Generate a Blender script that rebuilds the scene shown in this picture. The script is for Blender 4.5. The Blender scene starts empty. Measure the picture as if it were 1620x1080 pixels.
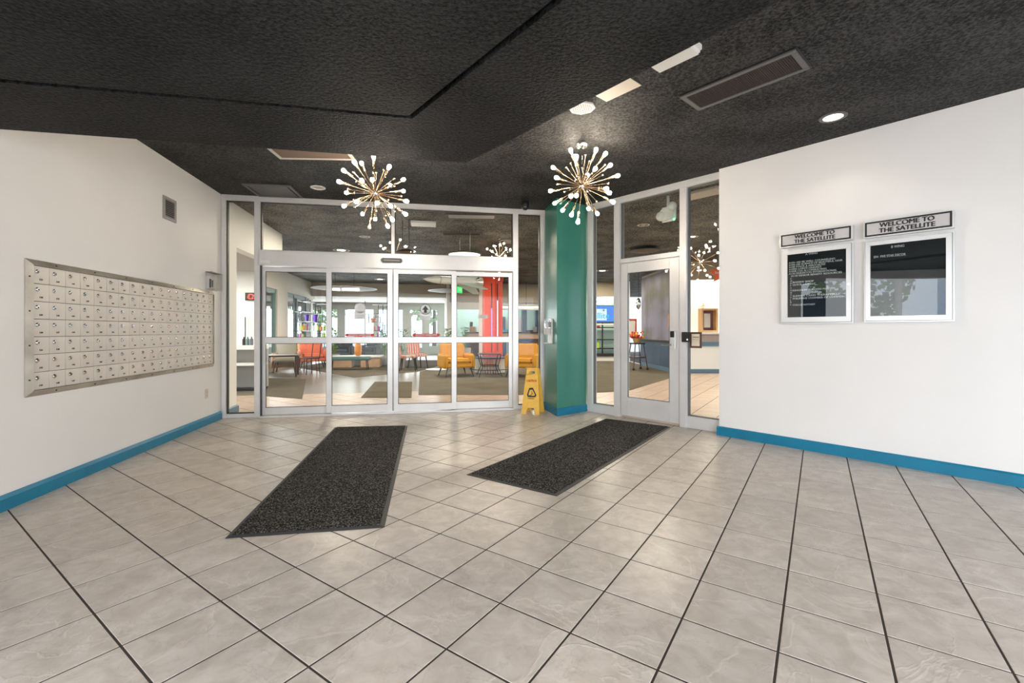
import bpy, bmesh, math, random
from mathutils import Vector, Matrix
random.seed(7)
PI = math.pi
scene = bpy.context.scene
C = scene.collection
FPX, HOR, EYE = 708.0, 522.3, 1.2      # focal length in pixels of the 1620 px frame, horizon row, eye height

# ------------------------------------------------------------------ camera, world, light, exposure
cam_d = bpy.data.cameras.new('camera'); cam = bpy.data.objects.new('camera', cam_d); C.objects.link(cam)
cam_d.sensor_width = 36; cam_d.lens = 36*FPX/1620; cam_d.shift_y = -(540-HOR)/1620; cam_d.clip_start = .02
cam.location = (0, 0, EYE); cam.rotation_euler = (PI/2, 0, 0)
scene.camera = cam
vs = scene.view_settings
vs.view_transform = 'Standard'; vs.look = 'None'; vs.gamma = 1.0; vs.use_curve_mapping = False; vs.exposure = 0.25
scene.cycles.use_denoising = True
scene.cycles.max_bounces = 10; scene.cycles.transparent_max_bounces = 24
scene.cycles.sample_clamp_indirect = 6
scene.cycles.caustics_reflective = False; scene.cycles.caustics_refractive = False
SKY = 3.0
w = bpy.data.worlds.new('sky'); scene.world = w; w.use_nodes = True
nt = w.node_tree; bg = nt.nodes['Background']
tc = nt.nodes.new('ShaderNodeTexCoord'); mp = nt.nodes.new('ShaderNodeMapping'); mp.inputs['Scale'].default_value = (1, 1, 2.2)
nz = nt.nodes.new('ShaderNodeTexNoise'); nz.inputs['Scale'].default_value = 2.2; nz.inputs['Detail'].default_value = 5
rp = nt.nodes.new('ShaderNodeValToRGB')
rp.color_ramp.elements[0].position = .42; rp.color_ramp.elements[0].color = (.62, .78, 1, 1)
rp.color_ramp.elements[1].position = .6; rp.color_ramp.elements[1].color = (1, 1, 1, 1)
nt.links.new(tc.outputs['Generated'], mp.inputs[0]); nt.links.new(mp.outputs[0], nz.inputs[0]); nt.links.new(nz.outputs[0], rp.inputs[0])
nt.links.new(rp.outputs[0], bg.inputs[0]); bg.inputs[1].default_value = SKY


def area(name, loc, direction, sx, sy, power, col=(1, 1, 1), portal=False):
    l = bpy.data.lights.new(name, 'AREA'); l.shape = 'RECTANGLE'; l.size = sx; l.size_y = sy; l.energy = power; l.color = col
    if portal: l.cycles.is_portal = True
    o = bpy.data.objects.new(name, l); C.objects.link(o); o.location = loc
    o.rotation_euler = Vector(direction).to_track_quat('-Z', 'Y').to_euler()
    return o


area('daylight_front_glazing', (2.6, -1.15, 1.35), (0, 1, .02), 9.0, 2.0, 215, (.96, .98, 1))
area('daylight_side_glazing', (-2.72, .15, 1.3), (1, -.18, .0), 2.5, 2.0, 30, (.96, .98, 1))
area('daylight_far_windows', (-5.0, 21.6, 1.3), (.18, -1, 0), 9.0, 2.0, 270, (.95, .98, 1))
area('daylight_lobby_side', (-7.2, 14.6, 1.3), (1, .18, 0), 4.6, 2.0, 90, (.95, .98, 1))

# ------------------------------------------------------------------ materials
MATS = {}


def mat(name, col, rough=.5, metal=0., spec=.5, bump=None, mix=None, emit=None, coat=0., alpha=None):
    """mix = (colour2, scale, low, high) noise blend, bump = (scale, strength, distance)"""
    if name in MATS: return MATS[name]
    m = bpy.data.materials.new(name); m.use_nodes = True; t = m.node_tree; b = t.nodes['Principled BSDF']
    b.inputs['Base Color'].default_value = (*col, 1); b.inputs['Roughness'].default_value = rough
    b.inputs['Metallic'].default_value = metal; b.inputs['Specular IOR Level'].default_value = spec
    b.inputs['Coat Weight'].default_value = coat
    geo = t.nodes.new('ShaderNodeTexCoord')
    if mix:
        n = t.nodes.new('ShaderNodeTexNoise'); n.inputs['Scale'].default_value = mix[1]; n.inputs['Detail'].default_value = 6
        r = t.nodes.new('ShaderNodeValToRGB'); r.color_ramp.elements[0].position = mix[2]; r.color_ramp.elements[1].position = mix[3]
        r.color_ramp.elements[0].color = (*col, 1); r.color_ramp.elements[1].color = (*mix[0], 1)
        t.links.new(geo.outputs['Object'], n.inputs[0]); t.links.new(n.outputs[0], r.inputs[0]); t.links.new(r.outputs[0], b.inputs['Base Color'])
    if bump:
        n2 = t.nodes.new('ShaderNodeTexNoise'); n2.inputs['Scale'].default_value = bump[0]; n2.inputs['Detail'].default_value = 3
        bp = t.nodes.new('ShaderNodeBump'); bp.inputs['Strength'].default_value = bump[1]; bp.inputs['Distance'].default_value = bump[2]
        t.links.new(geo.outputs['Object'], n2.inputs[0]); t.links.new(n2.outputs[0], bp.inputs['Height']); t.links.new(bp.outputs[0], b.inputs['Normal'])
    if emit:
        b.inputs['Emission Color'].default_value = (*emit[0], 1); b.inputs['Emission Strength'].default_value = emit[1]
    MATS[name] = m
    return m


def glass_mat(name, tint=(.96, .98, .97), rough=.0, amount=1.0):
    m = bpy.data.materials.new(name); m.use_nodes = True; t = m.node_tree; t.nodes.remove(t.nodes['Principled BSDF'])
    out = t.nodes['Material Output']; tr = t.nodes.new('ShaderNodeBsdfTransparent'); tr.inputs[0].default_value = (*tint, 1)
    gl = t.nodes.new('ShaderNodeBsdfGlossy'); gl.inputs['Roughness'].default_value = rough
    fr = t.nodes.new('ShaderNodeFresnel'); fr.inputs[0].default_value = 1.45
    mu = t.nodes.new('ShaderNodeMath'); mu.operation = 'MULTIPLY'; mu.inputs[1].default_value = amount
    mx = t.nodes.new('ShaderNodeMixShader'); t.links.new(fr.outputs[0], mu.inputs[0]); t.links.new(mu.outputs[0], mx.inputs[0])
    t.links.new(tr.outputs[0], mx.inputs[1]); t.links.new(gl.outputs[0], mx.inputs[2]); t.links.new(mx.outputs[0], out.inputs[0])
    MATS[name] = m
    return m


def emis(name, col, s):
    m = bpy.data.materials.new(name); m.use_nodes = True; t = m.node_tree; t.nodes.remove(t.nodes['Principled BSDF'])
    e = t.nodes.new('ShaderNodeEmission'); e.inputs[0].default_value = (*col, 1); e.inputs[1].default_value = s
    t.links.new(e.outputs[0], t.nodes['Material Output'].inputs[0]); MATS[name] = m
    return m


WALL = mat('wall_paint', (.75, .73, .71), .55, bump=(220, .05, .002), mix=((.78, .76, .74), 1.3, .35, .7))
LWALL = mat('lobby_wall_paint', (.70, .66, .58), .6, bump=(200, .05, .002))
TAN = mat('tan_bulkhead_paint', (.36, .30, .225), .6)
WHITE = mat('white_paint', (.82, .81, .78), .5)
MINT = mat('mint_paint', (.50, .66, .60), .6)
FRAME = mat('white_aluminium', (.72, .71, .70), .3, .25, mix=((.66, .645, .63), 3, .4, .7))
SEAL = mat('black_rubber_seal', (.02, .02, .02), .5)
GREEN = mat('green_wall_paint', (.036, .205, .145), .32, coat=.12, mix=((.030, .185, .14), 1.2, .3, .7))
BLUE = mat('teal_blue_baseboard', (.0, .175, .30), .42, mix=((.0, .15, .265), 6, .4, .7))
BLUEG = mat('slate_blue_trim', (.10, .18, .26), .45)
GLASS = glass_mat('clear_glass', amount=.32)
GLASSC = glass_mat('acrylic', (.97, .97, .97), .05, .7)
STEEL = mat('brushed_steel', (.56, .52, .45), .4, .6, mix=((.36, .32, .26), 5, .35, .7), bump=(300, .05, .001))
DOORM = mat('mailbox_enamel', (.70, .655, .60), .4, .1, mix=((.58, .525, .46), 3.2, .42, .8))
CHROME = mat('chrome', (.75, .74, .72), .15, 1.)
DARKM = mat('dark_metal', (.05, .045, .04), .4, .6)
BRASS = mat('brass', (.72, .52, .33), .25, 1.)
BLACK = mat('black_plastic', (.012, .012, .013), .35)
BULB = emis('lit_bulb', (1, .87, .70), 130.)
BULBS = emis('lit_small_bulb', (1, .84, .62), 14.)
FROST = mat('frosted_unlit_bulb', (.75, .58, .5), .3)
ALU = mat('satin_aluminium', (.78, .77, .75), .32, .45)
GREYP = mat('grey_header_panel', (.53, .51, .50), .4)
LETTERBOARD = mat('black_letter_board', (.010, .012, .014), .6, spec=.2)
BGLASS = glass_mat('board_glass', (.95, .97, .96), .0, 1.7)
TXTW = mat('white_letters', (.8, .8, .78), .5)
TXTB = mat('black_letters', (.02, .018, .018), .5)
YEL = mat('yellow_plastic', (.80, .48, .065), .42, mix=((.72, .40, .045), 14, .45, .75))
RED = mat('red_print', (.62, .03, .02), .5)
MAT = mat('charcoal_mat_pile', (.012, .011, .010), .95, spec=.1, bump=(120, 1., .010), mix=((.18, .168, .155), 110, .5, .62))
MATE = mat('mat_rubber_edge', (.028, .028, .03), .6)
OLIVE = mat('olive_carpet', (.135, .115, .085), .9, spec=.1, bump=(150, .5, .01), mix=((.105, .09, .068), 2, .35, .7))
GRILL = mat('brown_vent_mesh', (.035, .022, .018), .6)
VENTF = mat('grey_vent_frame', (.12, .115, .11), .5)
BEIGE = mat('beige_panel', (.62, .55, .45), .5)
CASE = mat('white_plastic', (.78, .76, .72), .4)
OUTG = mat('asphalt', (.30, .29, .28), .9, mix=((.36, .35, .34), 4, .4, .6))
OAK = mat('oak_veneer', (.50, .33, .22), .5, mix=((.42, .27, .17), 9, .4, .7))
WALNUT = mat('dark_walnut', (.07, .035, .025), .4)
YFAB = mat('mustard_fabric', (.62, .30, .035), .8, spec=.2, bump=(300, .3, .003))
CORAL = mat('coral_fabric', (.62, .17, .10), .8, spec=.2, bump=(300, .3, .003))
TEALF = mat('teal_fabric', (.10, .19, .19), .8, spec=.2)
BFAB = mat('beige_fabric', (.36, .32, .26), .8, spec=.2)
NAVY = mat('navy_laminate', (.03, .09, .18), .4)
GREYF = mat('grey_fabric', (.12, .13, .15), .8)
LEAF = mat('leaf_green', (.06, .17, .035), .5, mix=((.16, .30, .05), 8, .4, .6))
LEAFT = mat('pale_tree_leaves', (.28, .40, .20), .7, mix=((.42, .50, .30), 3, .4, .6))
BARK = mat('bark', (.14, .10, .07), .9)
REDC = mat('vermilion_lacquer', (.72, .055, .012), .6)
PURP = mat('purple_glass', (.12, .03, .42), .2)
ORNG = mat('orange_ceramic', (.62, .23, .03), .35)

# black textured ceiling: rough plaster sprayed black, light specks of aggregate, real relief through bump


def ceiling_mat(name, lo, hi):
    m = bpy.data.materials.new(name); m.use_nodes = True; t = m.node_tree; b = t.nodes['Principled BSDF']
    g = t.nodes.new('ShaderNodeTexCoord')
    n = t.nodes.new('ShaderNodeTexNoise'); n.inputs['Scale'].default_value = 52; n.inputs['Detail'].default_value = 3; n.inputs['Roughness'].default_value = .6
    big = t.nodes.new('ShaderNodeTexNoise'); big.inputs['Scale'].default_value = 2.0; big.inputs['Detail'].default_value = 4
    add = t.nodes.new('ShaderNodeMath'); add.operation = 'MULTIPLY_ADD'; add.inputs[1].default_value = .38
    r = t.nodes.new('ShaderNodeValToRGB'); r.color_ramp.elements[0].position = .56; r.color_ramp.elements[1].position = .86
    r.color_ramp.elements[0].color = (*lo, 1); r.color_ramp.elements[1].color = (*hi, 1)
    bp = t.nodes.new('ShaderNodeBump'); bp.inputs['Strength'].default_value = 1.0; bp.inputs['Distance'].default_value = .012
    L = t.links.new
    L(g.outputs['Object'], n.inputs[0]); L(g.outputs['Object'], big.inputs[0]); L(big.outputs[0], add.inputs[0]); L(n.outputs[0], add.inputs[2])
    L(add.outputs[0], r.inputs[0]); L(r.outputs[0], b.inputs['Base Color']); L(n.outputs[0], bp.inputs['Height']); L(bp.outputs[0], b.inputs['Normal'])
    b.inputs['Roughness'].default_value = .6; b.inputs['Specular IOR Level'].default_value = .15
    MATS[name] = m
    return m


CEIL = ceiling_mat('black_plaster_ceiling', (.0015, .0015, .0015), (.066, .064, .062))
CEIL_LIT = ceiling_mat('black_plaster_lit_lobby', (.012, .012, .011), (.30, .29, .26))  # same black plaster, the lobby's stronger light painted in as a paler tone
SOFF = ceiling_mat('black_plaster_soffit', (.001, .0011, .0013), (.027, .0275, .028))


def tile_mat(name, base, dark, rough=.22):
    m = bpy.data.materials.new(name); m.use_nodes = True; t = m.node_tree; b = t.nodes['Principled BSDF']; L = t.links.new
    g = t.nodes.new('ShaderNodeNewGeometry'); oi = t.nodes.new('ShaderNodeObjectInfo')
    sc = t.nodes.new('ShaderNodeVectorMath'); sc.operation = 'ADD'
    mu = t.nodes.new('ShaderNodeMath'); mu.operation = 'MULTIPLY'; mu.inputs[1].default_value = 37.
    L(oi.outputs['Random'], mu.inputs[0]); L(g.outputs['Position'], sc.inputs[0]); L(mu.outputs[0], sc.inputs[1])
    n = t.nodes.new('ShaderNodeTexNoise'); n.inputs['Scale'].default_value = 9; n.inputs['Detail'].default_value = 9; n.inputs['Roughness'].default_value = .62; n.inputs['Distortion'].default_value = .5
    r = t.nodes.new('ShaderNodeValToRGB'); r.color_ramp.elements[0].position = .34; r.color_ramp.elements[1].position = .66
    r.color_ramp.elements[0].color = (*dark, 1); r.color_ramp.elements[1].color = (*base, 1)
    v = t.nodes.new('ShaderNodeTexNoise'); v.inputs['Scale'].default_value = 2.3; v.inputs['Detail'].default_value = 5; v.inputs['Distortion'].default_value = .9
    vr = t.nodes.new('ShaderNodeValToRGB'); e = vr.color_ramp.elements
    e[0].position = .482; e[0].color = (0, 0, 0, 1); e[1].position = .5; e[1].color = (1, 1, 1, 1)
    e2 = e.new(.52); e2.color = (0, 0, 0, 1)
    mx = t.nodes.new('ShaderNodeMixRGB'); mx.blend_type = 'MIX'; mx.inputs[2].default_value = (min(1, base[0]*1.22), min(1, base[1]*1.2), min(1, base[2]*1.2), 1)
    mf = t.nodes.new('ShaderNodeMath'); mf.operation = 'MULTIPLY'; mf.inputs[1].default_value = .28
    hs = t.nodes.new('ShaderNodeHueSaturation'); mr = t.nodes.new('ShaderNodeMapRange'); mr.inputs['To Min'].default_value = .93; mr.inputs['To Max'].default_value = 1.05
    L(oi.outputs['Random'], mr.inputs['Value']); L(mr.outputs[0], hs.inputs['Value'])
    L(sc.outputs[0], n.inputs[0]); L(sc.outputs[0], v.inputs[0]); L(n.outputs[0], r.inputs[0]); L(v.outputs[0], vr.inputs[0])
    L(vr.outputs[0], mf.inputs[0]); L(mf.outputs[0], mx.inputs[0]); L(r.outputs[0], mx.inputs[1]); v2 = t.nodes.new('ShaderNodeTexNoise'); v2.inputs['Scale'].default_value = 3.1; v2.inputs['Detail'].default_value = 8; v2.inputs['Roughness'].default_value = .62; v2.inputs['Distortion'].default_value = .5
    sh = t.nodes.new('ShaderNodeVectorMath'); sh.operation = 'ADD'; sh.inputs[1].default_value = (5.3, 1.7, 9.1)
    vr2 = t.nodes.new('ShaderNodeValToRGB'); e = vr2.color_ramp.elements; e[0].position = .488; e[0].color = (0, 0, 0, 1); e[1].position = .497; e[1].color = (1, 1, 1, 1); e3 = e.new(.506); e3.color = (0, 0, 0, 1)
    mf2 = t.nodes.new('ShaderNodeMath'); mf2.operation = 'MULTIPLY'; mf2.inputs[1].default_value = .30
    mx2 = t.nodes.new('ShaderNodeMixRGB'); mx2.inputs[2].default_value = (dark[0]*.62, dark[1]*.6, dark[2]*.6, 1)
    L(sc.outputs[0], sh.inputs[0]); L(sh.outputs[0], v2.inputs[0]); L(v2.outputs[0], vr2.inputs[0]); L(vr2.outputs[0], mf2.inputs[0]); L(mf2.outputs[0], mx2.inputs[0]); L(mx.outputs[0], mx2.inputs[1])
    L(mx2.outputs[0], hs.inputs['Color']); L(hs.outputs[0], b.inputs['Base Color'])
    bp = t.nodes.new('ShaderNodeBump'); bp.inputs['Strength'].default_value = .2; bp.inputs['Distance'].default_value = .004
    L(vr.outputs[0], bp.inputs['Height'])
    bp2 = t.nodes.new('ShaderNodeBump'); bp2.inputs['Strength'].default_value = .16; bp2.inputs['Distance'].default_value = .01
    n3 = t.nodes.new('ShaderNodeTexNoise'); n3.inputs['Scale'].default_value = 14; n3.inputs['Detail'].default_value = 3
    L(sc.outputs[0], n3.inputs[0]); L(n3.outputs[0], bp2.inputs['Height']); L(bp.outputs[0], bp2.inputs['Normal']); L(bp2.outputs[0], b.inputs['Normal'])
    b.inputs['Roughness'].default_value = rough; b.inputs['Specular IOR Level'].default_value = .5
    MATS[name] = m
    return m


TILE = tile_mat('beige_ceramic_tile', (.58, .515, .455), (.44, .38, .325), .34)
TILE2 = tile_mat('lobby_ceramic_tile', (.50, .38, .30), (.42, .31, .24), .34)
GROUT = mat('dark_grout', (.045, .033, .025), .9)
PLANK = mat('grey_brown_floor_plank', (.17, .15, .12), .3, mix=((.13, .115, .09), 6, .35, .7))

# ------------------------------------------------------------------ mesh helpers


class MB:
    def __init__(s): s.v = []; s.f = []

    def quad(s, *p):
        n = len(s.v); s.v += [tuple(q) for q in p]; s.f.append(tuple(range(n, n+len(p))))

    def box(s, x0, x1, y0, y1, z0, z1, M=None):
        n = len(s.v)
        P = [(x, y, z) for z in (z0, z1) for (x, y) in ((x0, y0), (x1, y0), (x1, y1), (x0, y1))]
        if M: P = [tuple(M @ Vector(p)) for p in P]
        s.v += P
        s.f += [tuple(n+i for i in q) for q in ((0, 3, 2, 1), (4, 5, 6, 7), (0, 1, 5, 4), (1, 2, 6, 5), (2, 3, 7, 6), (3, 0, 4, 7))]
        return s

    def ring(s, pts, close=True):
        n = len(s.v); s.v += [tuple(p) for p in pts]
        return n

    def lathe(s, prof, c=(0, 0, 0), n=24, M=None, cap=True):
        base = len(s.v); k = len(prof)
        for (r, z) in prof:
            for i in range(n):
                a = 2*PI*i/n; p = Vector((c[0]+r*math.cos(a), c[1]+r*math.sin(a), c[2]+z))
                s.v.append(tuple(M @ p) if M else tuple(p))
        for j in range(k-1):
            for i in range(n):
                a = base+j*n+i; b = base+j*n+(i+1) % n
                s.f.append((a, b, b+n, a+n))
        if cap:
            s.f.append(tuple(base+i for i in reversed(range(n)))); s.f.append(tuple(base+(k-1)*n+i for i in range(n)))
        return s

    def tube(s, p, q, r, r2=None, n=8):
        p, q = Vector(p), Vector(q); d = q-p; L = d.length
        M = Matrix.Translation(p) @ d.to_track_quat('Z', 'Y').to_matrix().to_4x4()
        return s.lathe([(r, 0), (r if r2 is None else r2, L)], n=n, M=M)

    def path(s, pts, r, n=8):
        for a, b in zip(pts[:-1], pts[1:]): s.tube(a, b, r, n=n)
        return s

    def sphere(s, c, r, n=12, k=8, sc=(1, 1, 1)):
        M = Matrix.Translation(c) @ Matrix.Diagonal((*sc, 1))
        return s.lathe([(max(1e-4, r*math.sin(PI*i/k)), -r*math.cos(PI*i/k)) for i in range(k+1)], n=n, M=M)

    def prism(s, poly, a, b, axis='z'):
        """poly: list of 2D points; extruded from a to b along axis. axis y: (x,z) poly; z: (x,y); x: (y,z)"""
        def P(u, v, h): return {'z': (u, v, h), 'y': (u, h, v), 'x': (h, u, v)}[axis]
        n = len(s.v); k = len(poly)
        s.v += [P(u, v, a) for u, v in poly]+[P(u, v, b) for u, v in poly]
        s.f.append(tuple(n+i for i in reversed(range(k)))); s.f.append(tuple(n+k+i for i in range(k)))
        for i in range(k):
            j = (i+1) % k; s.f.append((n+i, n+j, n+k+j, n+k+i))
        return s

    def mesh(s, name, m, smooth=False, bevel=0, seg=2):
        me = bpy.data.meshes.new(name); me.from_pydata(s.v, [], s.f)
        bm = bmesh.new(); bm.from_mesh(me)
        bmesh.ops.recalc_face_normals(bm, faces=bm.faces)
        if bevel:
            es = [e for e in bm.edges if len(e.link_faces) == 2 and e.calc_face_angle(0) > .6]
            bmesh.ops.bevel(bm, geom=es, offset=bevel, segments=seg, affect='EDGES', clamp_overlap=True)
        bm.to_mesh(me); bm.free()
        me.materials.append(m)
        if smooth or bevel:
            for p in me.polygons: p.use_smooth = True
            try: me.set_sharp_from_angle(angle=.7)
            except Exception: pass
        return me

    def build(s, name, m, parent=None, **k):
        o = bpy.data.objects.new(name, s.mesh(name, m, **k)); C.objects.link(o)
        if parent: o.parent = parent
        return o


def obj(name, me, parent=None, M=None):
    o = bpy.data.objects.new(name, me); C.objects.link(o)
    if parent: o.parent = parent
    if M is not None: o.matrix_local = M
    return o


def thing(name, label, cat, loc=(0, 0, 0), rz=0, group=None):
    o = bpy.data.objects.new(name, None); o.empty_display_size = .05; C.objects.link(o)
    o.location = loc; o.rotation_euler = (0, 0, rz)
    return tag(o, label, cat, group)


def tag(o, label, cat, group=None):
    o['label'] = label; o['category'] = cat
    if group: o['group'] = group
    return o


def struct(o, label=None):
    o['kind'] = 'structure'
    if label: o['label'] = label
    return o


def dup(root, loc, rz, label, group=None):
    r = root.copy(); C.objects.link(r); r.location = loc; r.rotation_euler = (0, 0, rz); r['label'] = label
    if group: r['group'] = group
    for ch in list(root.children):
        c = ch.copy(); C.objects.link(c); c.parent = r; c.matrix_local = ch.matrix_local.copy()
        for g in ch.children:
            d = g.copy(); C.objects.link(d); d.parent = c; d.matrix_local = g.matrix_local.copy()
    return r


TCACHE = {}


def text_mesh(s, size, m, align='CENTER', bold=0., ext=.0008, spacing=1.0):
    key = (s, size, m.name, align, bold)
    if key in TCACHE: return TCACHE[key]
    cu = bpy.data.curves.new('lettering', 'FONT'); cu.body = s; cu.size = size; cu.align_x = align; cu.align_y = 'CENTER'
    cu.extrude = ext; cu.resolution_u = 3; cu.space_character = spacing
    o = bpy.data.objects.new('lettering', cu); C.objects.link(o)
    bpy.context.view_layer.update()
    me = bpy.data.meshes.new_from_object(o.evaluated_get(bpy.context.evaluated_depsgraph_get()))
    C.objects.unlink(o); bpy.data.objects.remove(o)
    if bold:                                   # heavier strokes: the outline struck again a little to each side
        vs_ = [v.co.copy() for v in me.vertices]; fs = [tuple(p.vertices) for p in me.polygons]; n = len(vs_); V = []; F_ = []
        for k, (dx, dy) in enumerate(((0, 0), (bold, bold*.4), (-bold, -bold*.4))):
            V += [(v.x+dx, v.y+dy, v.z+k*.00004) for v in vs_]; F_ += [tuple(i+k*n for i in f) for f in fs]
        me2 = bpy.data.meshes.new('lettering'); me2.from_pydata(V, [], F_); me = me2
    me.materials.clear(); me.materials.append(m); me.name = 'lettering'
    TCACHE[key] = me
    return me


def text(s, size, m, parent, x, y, z, align='CENTER', bold=0., sx=1., name='lettering', sz=1.0, spacing=1.0):
    """upright text on a plane facing local -y"""
    me = text_mesh(s, size, m, align, bold, spacing=spacing)
    return obj(name, me, parent, Matrix.Translation((x, y, z)) @ Matrix.Rotation(PI/2, 4, 'X') @ Matrix.Diagonal((sx, sz, 1, 1)))


class Frame:
    """vertical plane: local x along the wall (rightwards as one faces it), local y into the wall, z up"""
    def __init__(s, ox, oy, ex, ey):
        l = math.hypot(ex, ey); s.o = Vector((ox, oy)); s.e = Vector((ex/l, ey/l)); s.n = Vector((-s.e.y, s.e.x)); s.rz = math.atan2(s.e.y, s.e.x)

    def at(s, x, y=0, z=0):
        p = s.o + s.e*x + s.n*y
        return (p.x, p.y, z)

    def x(s, u, y=0):
        t = (u-810)/FPX; o = s.o+s.n*y
        # o + e*a = (t*d, d)
        return (t*o.y-o.x)/(s.e.x-t*s.e.y)

    def z(s, u, v, y=0):
        a = s.x(u, y); d = (s.o+s.n*y+s.e*a).y
        return EYE+(HOR-v)*d/FPX

    def empty(s, name, label, cat, x=0, y=0, z=0, group=None):
        return thing(name, label, cat, s.at(x, y, z), s.rz, group)


def fl(u, v, z=0.):
    d = FPX*(EYE-z)/(v-HOR); return Vector(((u-810)*d/FPX, d, z))


def dz(d, u, v): return Vector(((u-810)*d/FPX, d, EYE+(HOR-v)*d/FPX))


CH = 3.05                                    # ceiling height
a10 = math.radians(10.4)
FL = Frame(-2.841-.1836*0, 0, -.1836, 1)     # foyer wall with the mailboxes; x = distance along it from the camera's own line
FB = Frame(-3.955, 6.085, math.cos(a10), math.sin(a10))     # sliding door storefront
FR = Frame(1.135, 6.60, 2.416-1.135, 5.235-6.60)            # single door storefront
FW = Frame(2.379, 5.140, .663, -.749)                       # plain wall with the directory boards
PA = Vector(FL.at(6.20)[:2])                                 # corner where mailbox wall meets the storefront


def place(mb, name, m, F, **k):
    o = mb.build(name, m, **k); o.location = (F.o.x, F.o.y, 0); o.rotation_euler = (0, 0, F.rz); return o


# ------------------------------------------------------------------ room shell
# walls
wl = MB().box(1.62, 6.30, 0, .16, -.02, CH+.05); struct(place(wl, 'wall_left', WALL, FL))
wr = MB().box(0, 8.9, 0, .16, -.02, CH+.05); struct(place(wr, 'wall_right', WALL, FW))
bb = MB().prism([(-.022, 0), (0, 0), (0, .105), (-.008, .105), (-.022, .082)], 1.62, 6.17, 'x')
struct(place(bb, 'baseboard_left', BLUE, FL))
bb = MB().prism([(-.022, 0), (0, 0), (0, .102), (-.008, .102), (-.022, .088)], -.02, 8.9, 'x')
struct(place(bb, 'baseboard_right', BLUE, FW))
# joints of the vinyl base
# ceiling slabs
cpts = [(-12, -2.6), (12, -2.6), (12, 25), (-12, 25)]
c = MB().prism(cpts, CH, CH+.15, 'z').build('ceiling', CEIL); struct(c)
c = MB().prism([tuple(FB.at(-9, .06)[:2]), tuple(FB.at(4.62, .06)[:2]), (1.0, 6.9), tuple(FR.at(.0, .07)[:2]), tuple(FR.at(1.95, .07)[:2]), (12, 5.0), (12, 25), (-12, 25)], CH-.004, CH+.01, 'z').build('ceiling_lobby_lit', CEIL_LIT); struct(c)  # thin skin under the main ceiling, carries the painted-in lobby light
# soffit over the foyer: lower slab with a groove following its edge
SZ = 2.48
P0 = Vector((-.348, 3.422)); dl = Vector((-2.159, -.424)).normalized(); dr = Vector((.77, -.63)); dr = Vector((1.567, -1.967)).normalized()
dr = Vector((1.567, -1.90)).normalized()
nl = Vector((dl.y, -dl.x))       # inward (towards the camera)
if nl.y > 0: nl = -nl
nr = Vector((dr.y, -dr.x))
if nr.y > 0: nr = -nr


def offs(k):
    """corner of the edge lines moved inwards by k"""
    a = P0+nl*k; b = P0+nr*k
    det = dl.x*(-dr.y)+dr.x*dl.y
    r = b-a; t = (r.x*(-dr.y)+dr.x*r.y)/det
    return a+dl*t


def edge_poly(k0, k1=None):
    A = offs(k0); L_ = A+dl*4.2; R_ = A+dr*6.2
    if k1 is None: return [L_, A, R_, Vector((R_.x, -1.25)) if R_.y > -1.25 else R_, Vector((L_.x, -1.25))]
    B = offs(k1); return [L_, A, R_, B+dr*6.2, B, B+dl*4.2]


G0 = (offs(0)-Vector((-.5935, 2.711))).length
# distance of the groove from the edge, measured perpendicular to it
gk = abs((Vector((-.5935, 2.711))-P0).dot(nl))
for (k0, k1, z0, nm) in ((0, gk, SZ, 'soffit'), (gk, gk+.034, SZ+.035, 'soffit_groove'), (gk+.034, None, SZ, 'soffit_panel')):
    if k1 is not None:
        A, B = offs(k0), offs(k1); L0 = A+dl*3.06; L1 = B+dl*3.06; R0 = A+dr*6.2; R1 = B+dr*6.2
        m = MB(); n_ = 0
        m.prism([tuple(L0), tuple(A), tuple(B), tuple(L1)], z0, CH-.01); m.prism([tuple(A), tuple(R0), tuple(R1), tuple(B)], z0, CH-.01)
    else:
        A = offs(k0); L0 = A+dl*3.06; R0 = A+dr*6.2
        m = MB().prism([tuple(L0), tuple(A), tuple(R0), (R0.x, -1.2), (L0.x, -1.2)], z0, CH-.01)
    if nm == 'soffit_groove':
        m = MB()
        m.prism([tuple(L0), tuple(A), tuple(B), tuple(L1)], SZ+.05, SZ+.2); m.prism([tuple(A), tuple(R0), tuple(R1), tuple(B)], SZ+.05, SZ+.2)
    o = m.build('ceiling_soffit' if nm == 'soffit' else ('ceiling_groove' if 'groove' in nm else 'ceiling_soffit_panel'), SEAL if 'groove' in nm else SOFF)
    struct(o)

# ------------------------------------------------------------------ tiled floors, tile by tile
TS, TA = .3443, -.6006
eI = Vector((math.cos(TA), math.sin(TA)))*TS; eJ = Vector((-math.sin(TA), math.cos(TA)))*TS; TO = Vector((-2.4305, 2.766))


def clip(poly, a, b):
    """keep the part of poly left of a->b"""
    out = []; d = b-a
    sd = [d.x*(p.y-a.y)-d.y*(p.x-a.x) for p in poly]
    for i in range(len(poly)):
        j = (i+1) % len(poly); p, q, s0, s1 = poly[i], poly[j], sd[i], sd[j]
        if s0 >= 0: out.append(p)
        if (s0 >= 0) != (s1 >= 0): out.append(p+(q-p)*(s0/(s0-s1)))
    return out


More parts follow.
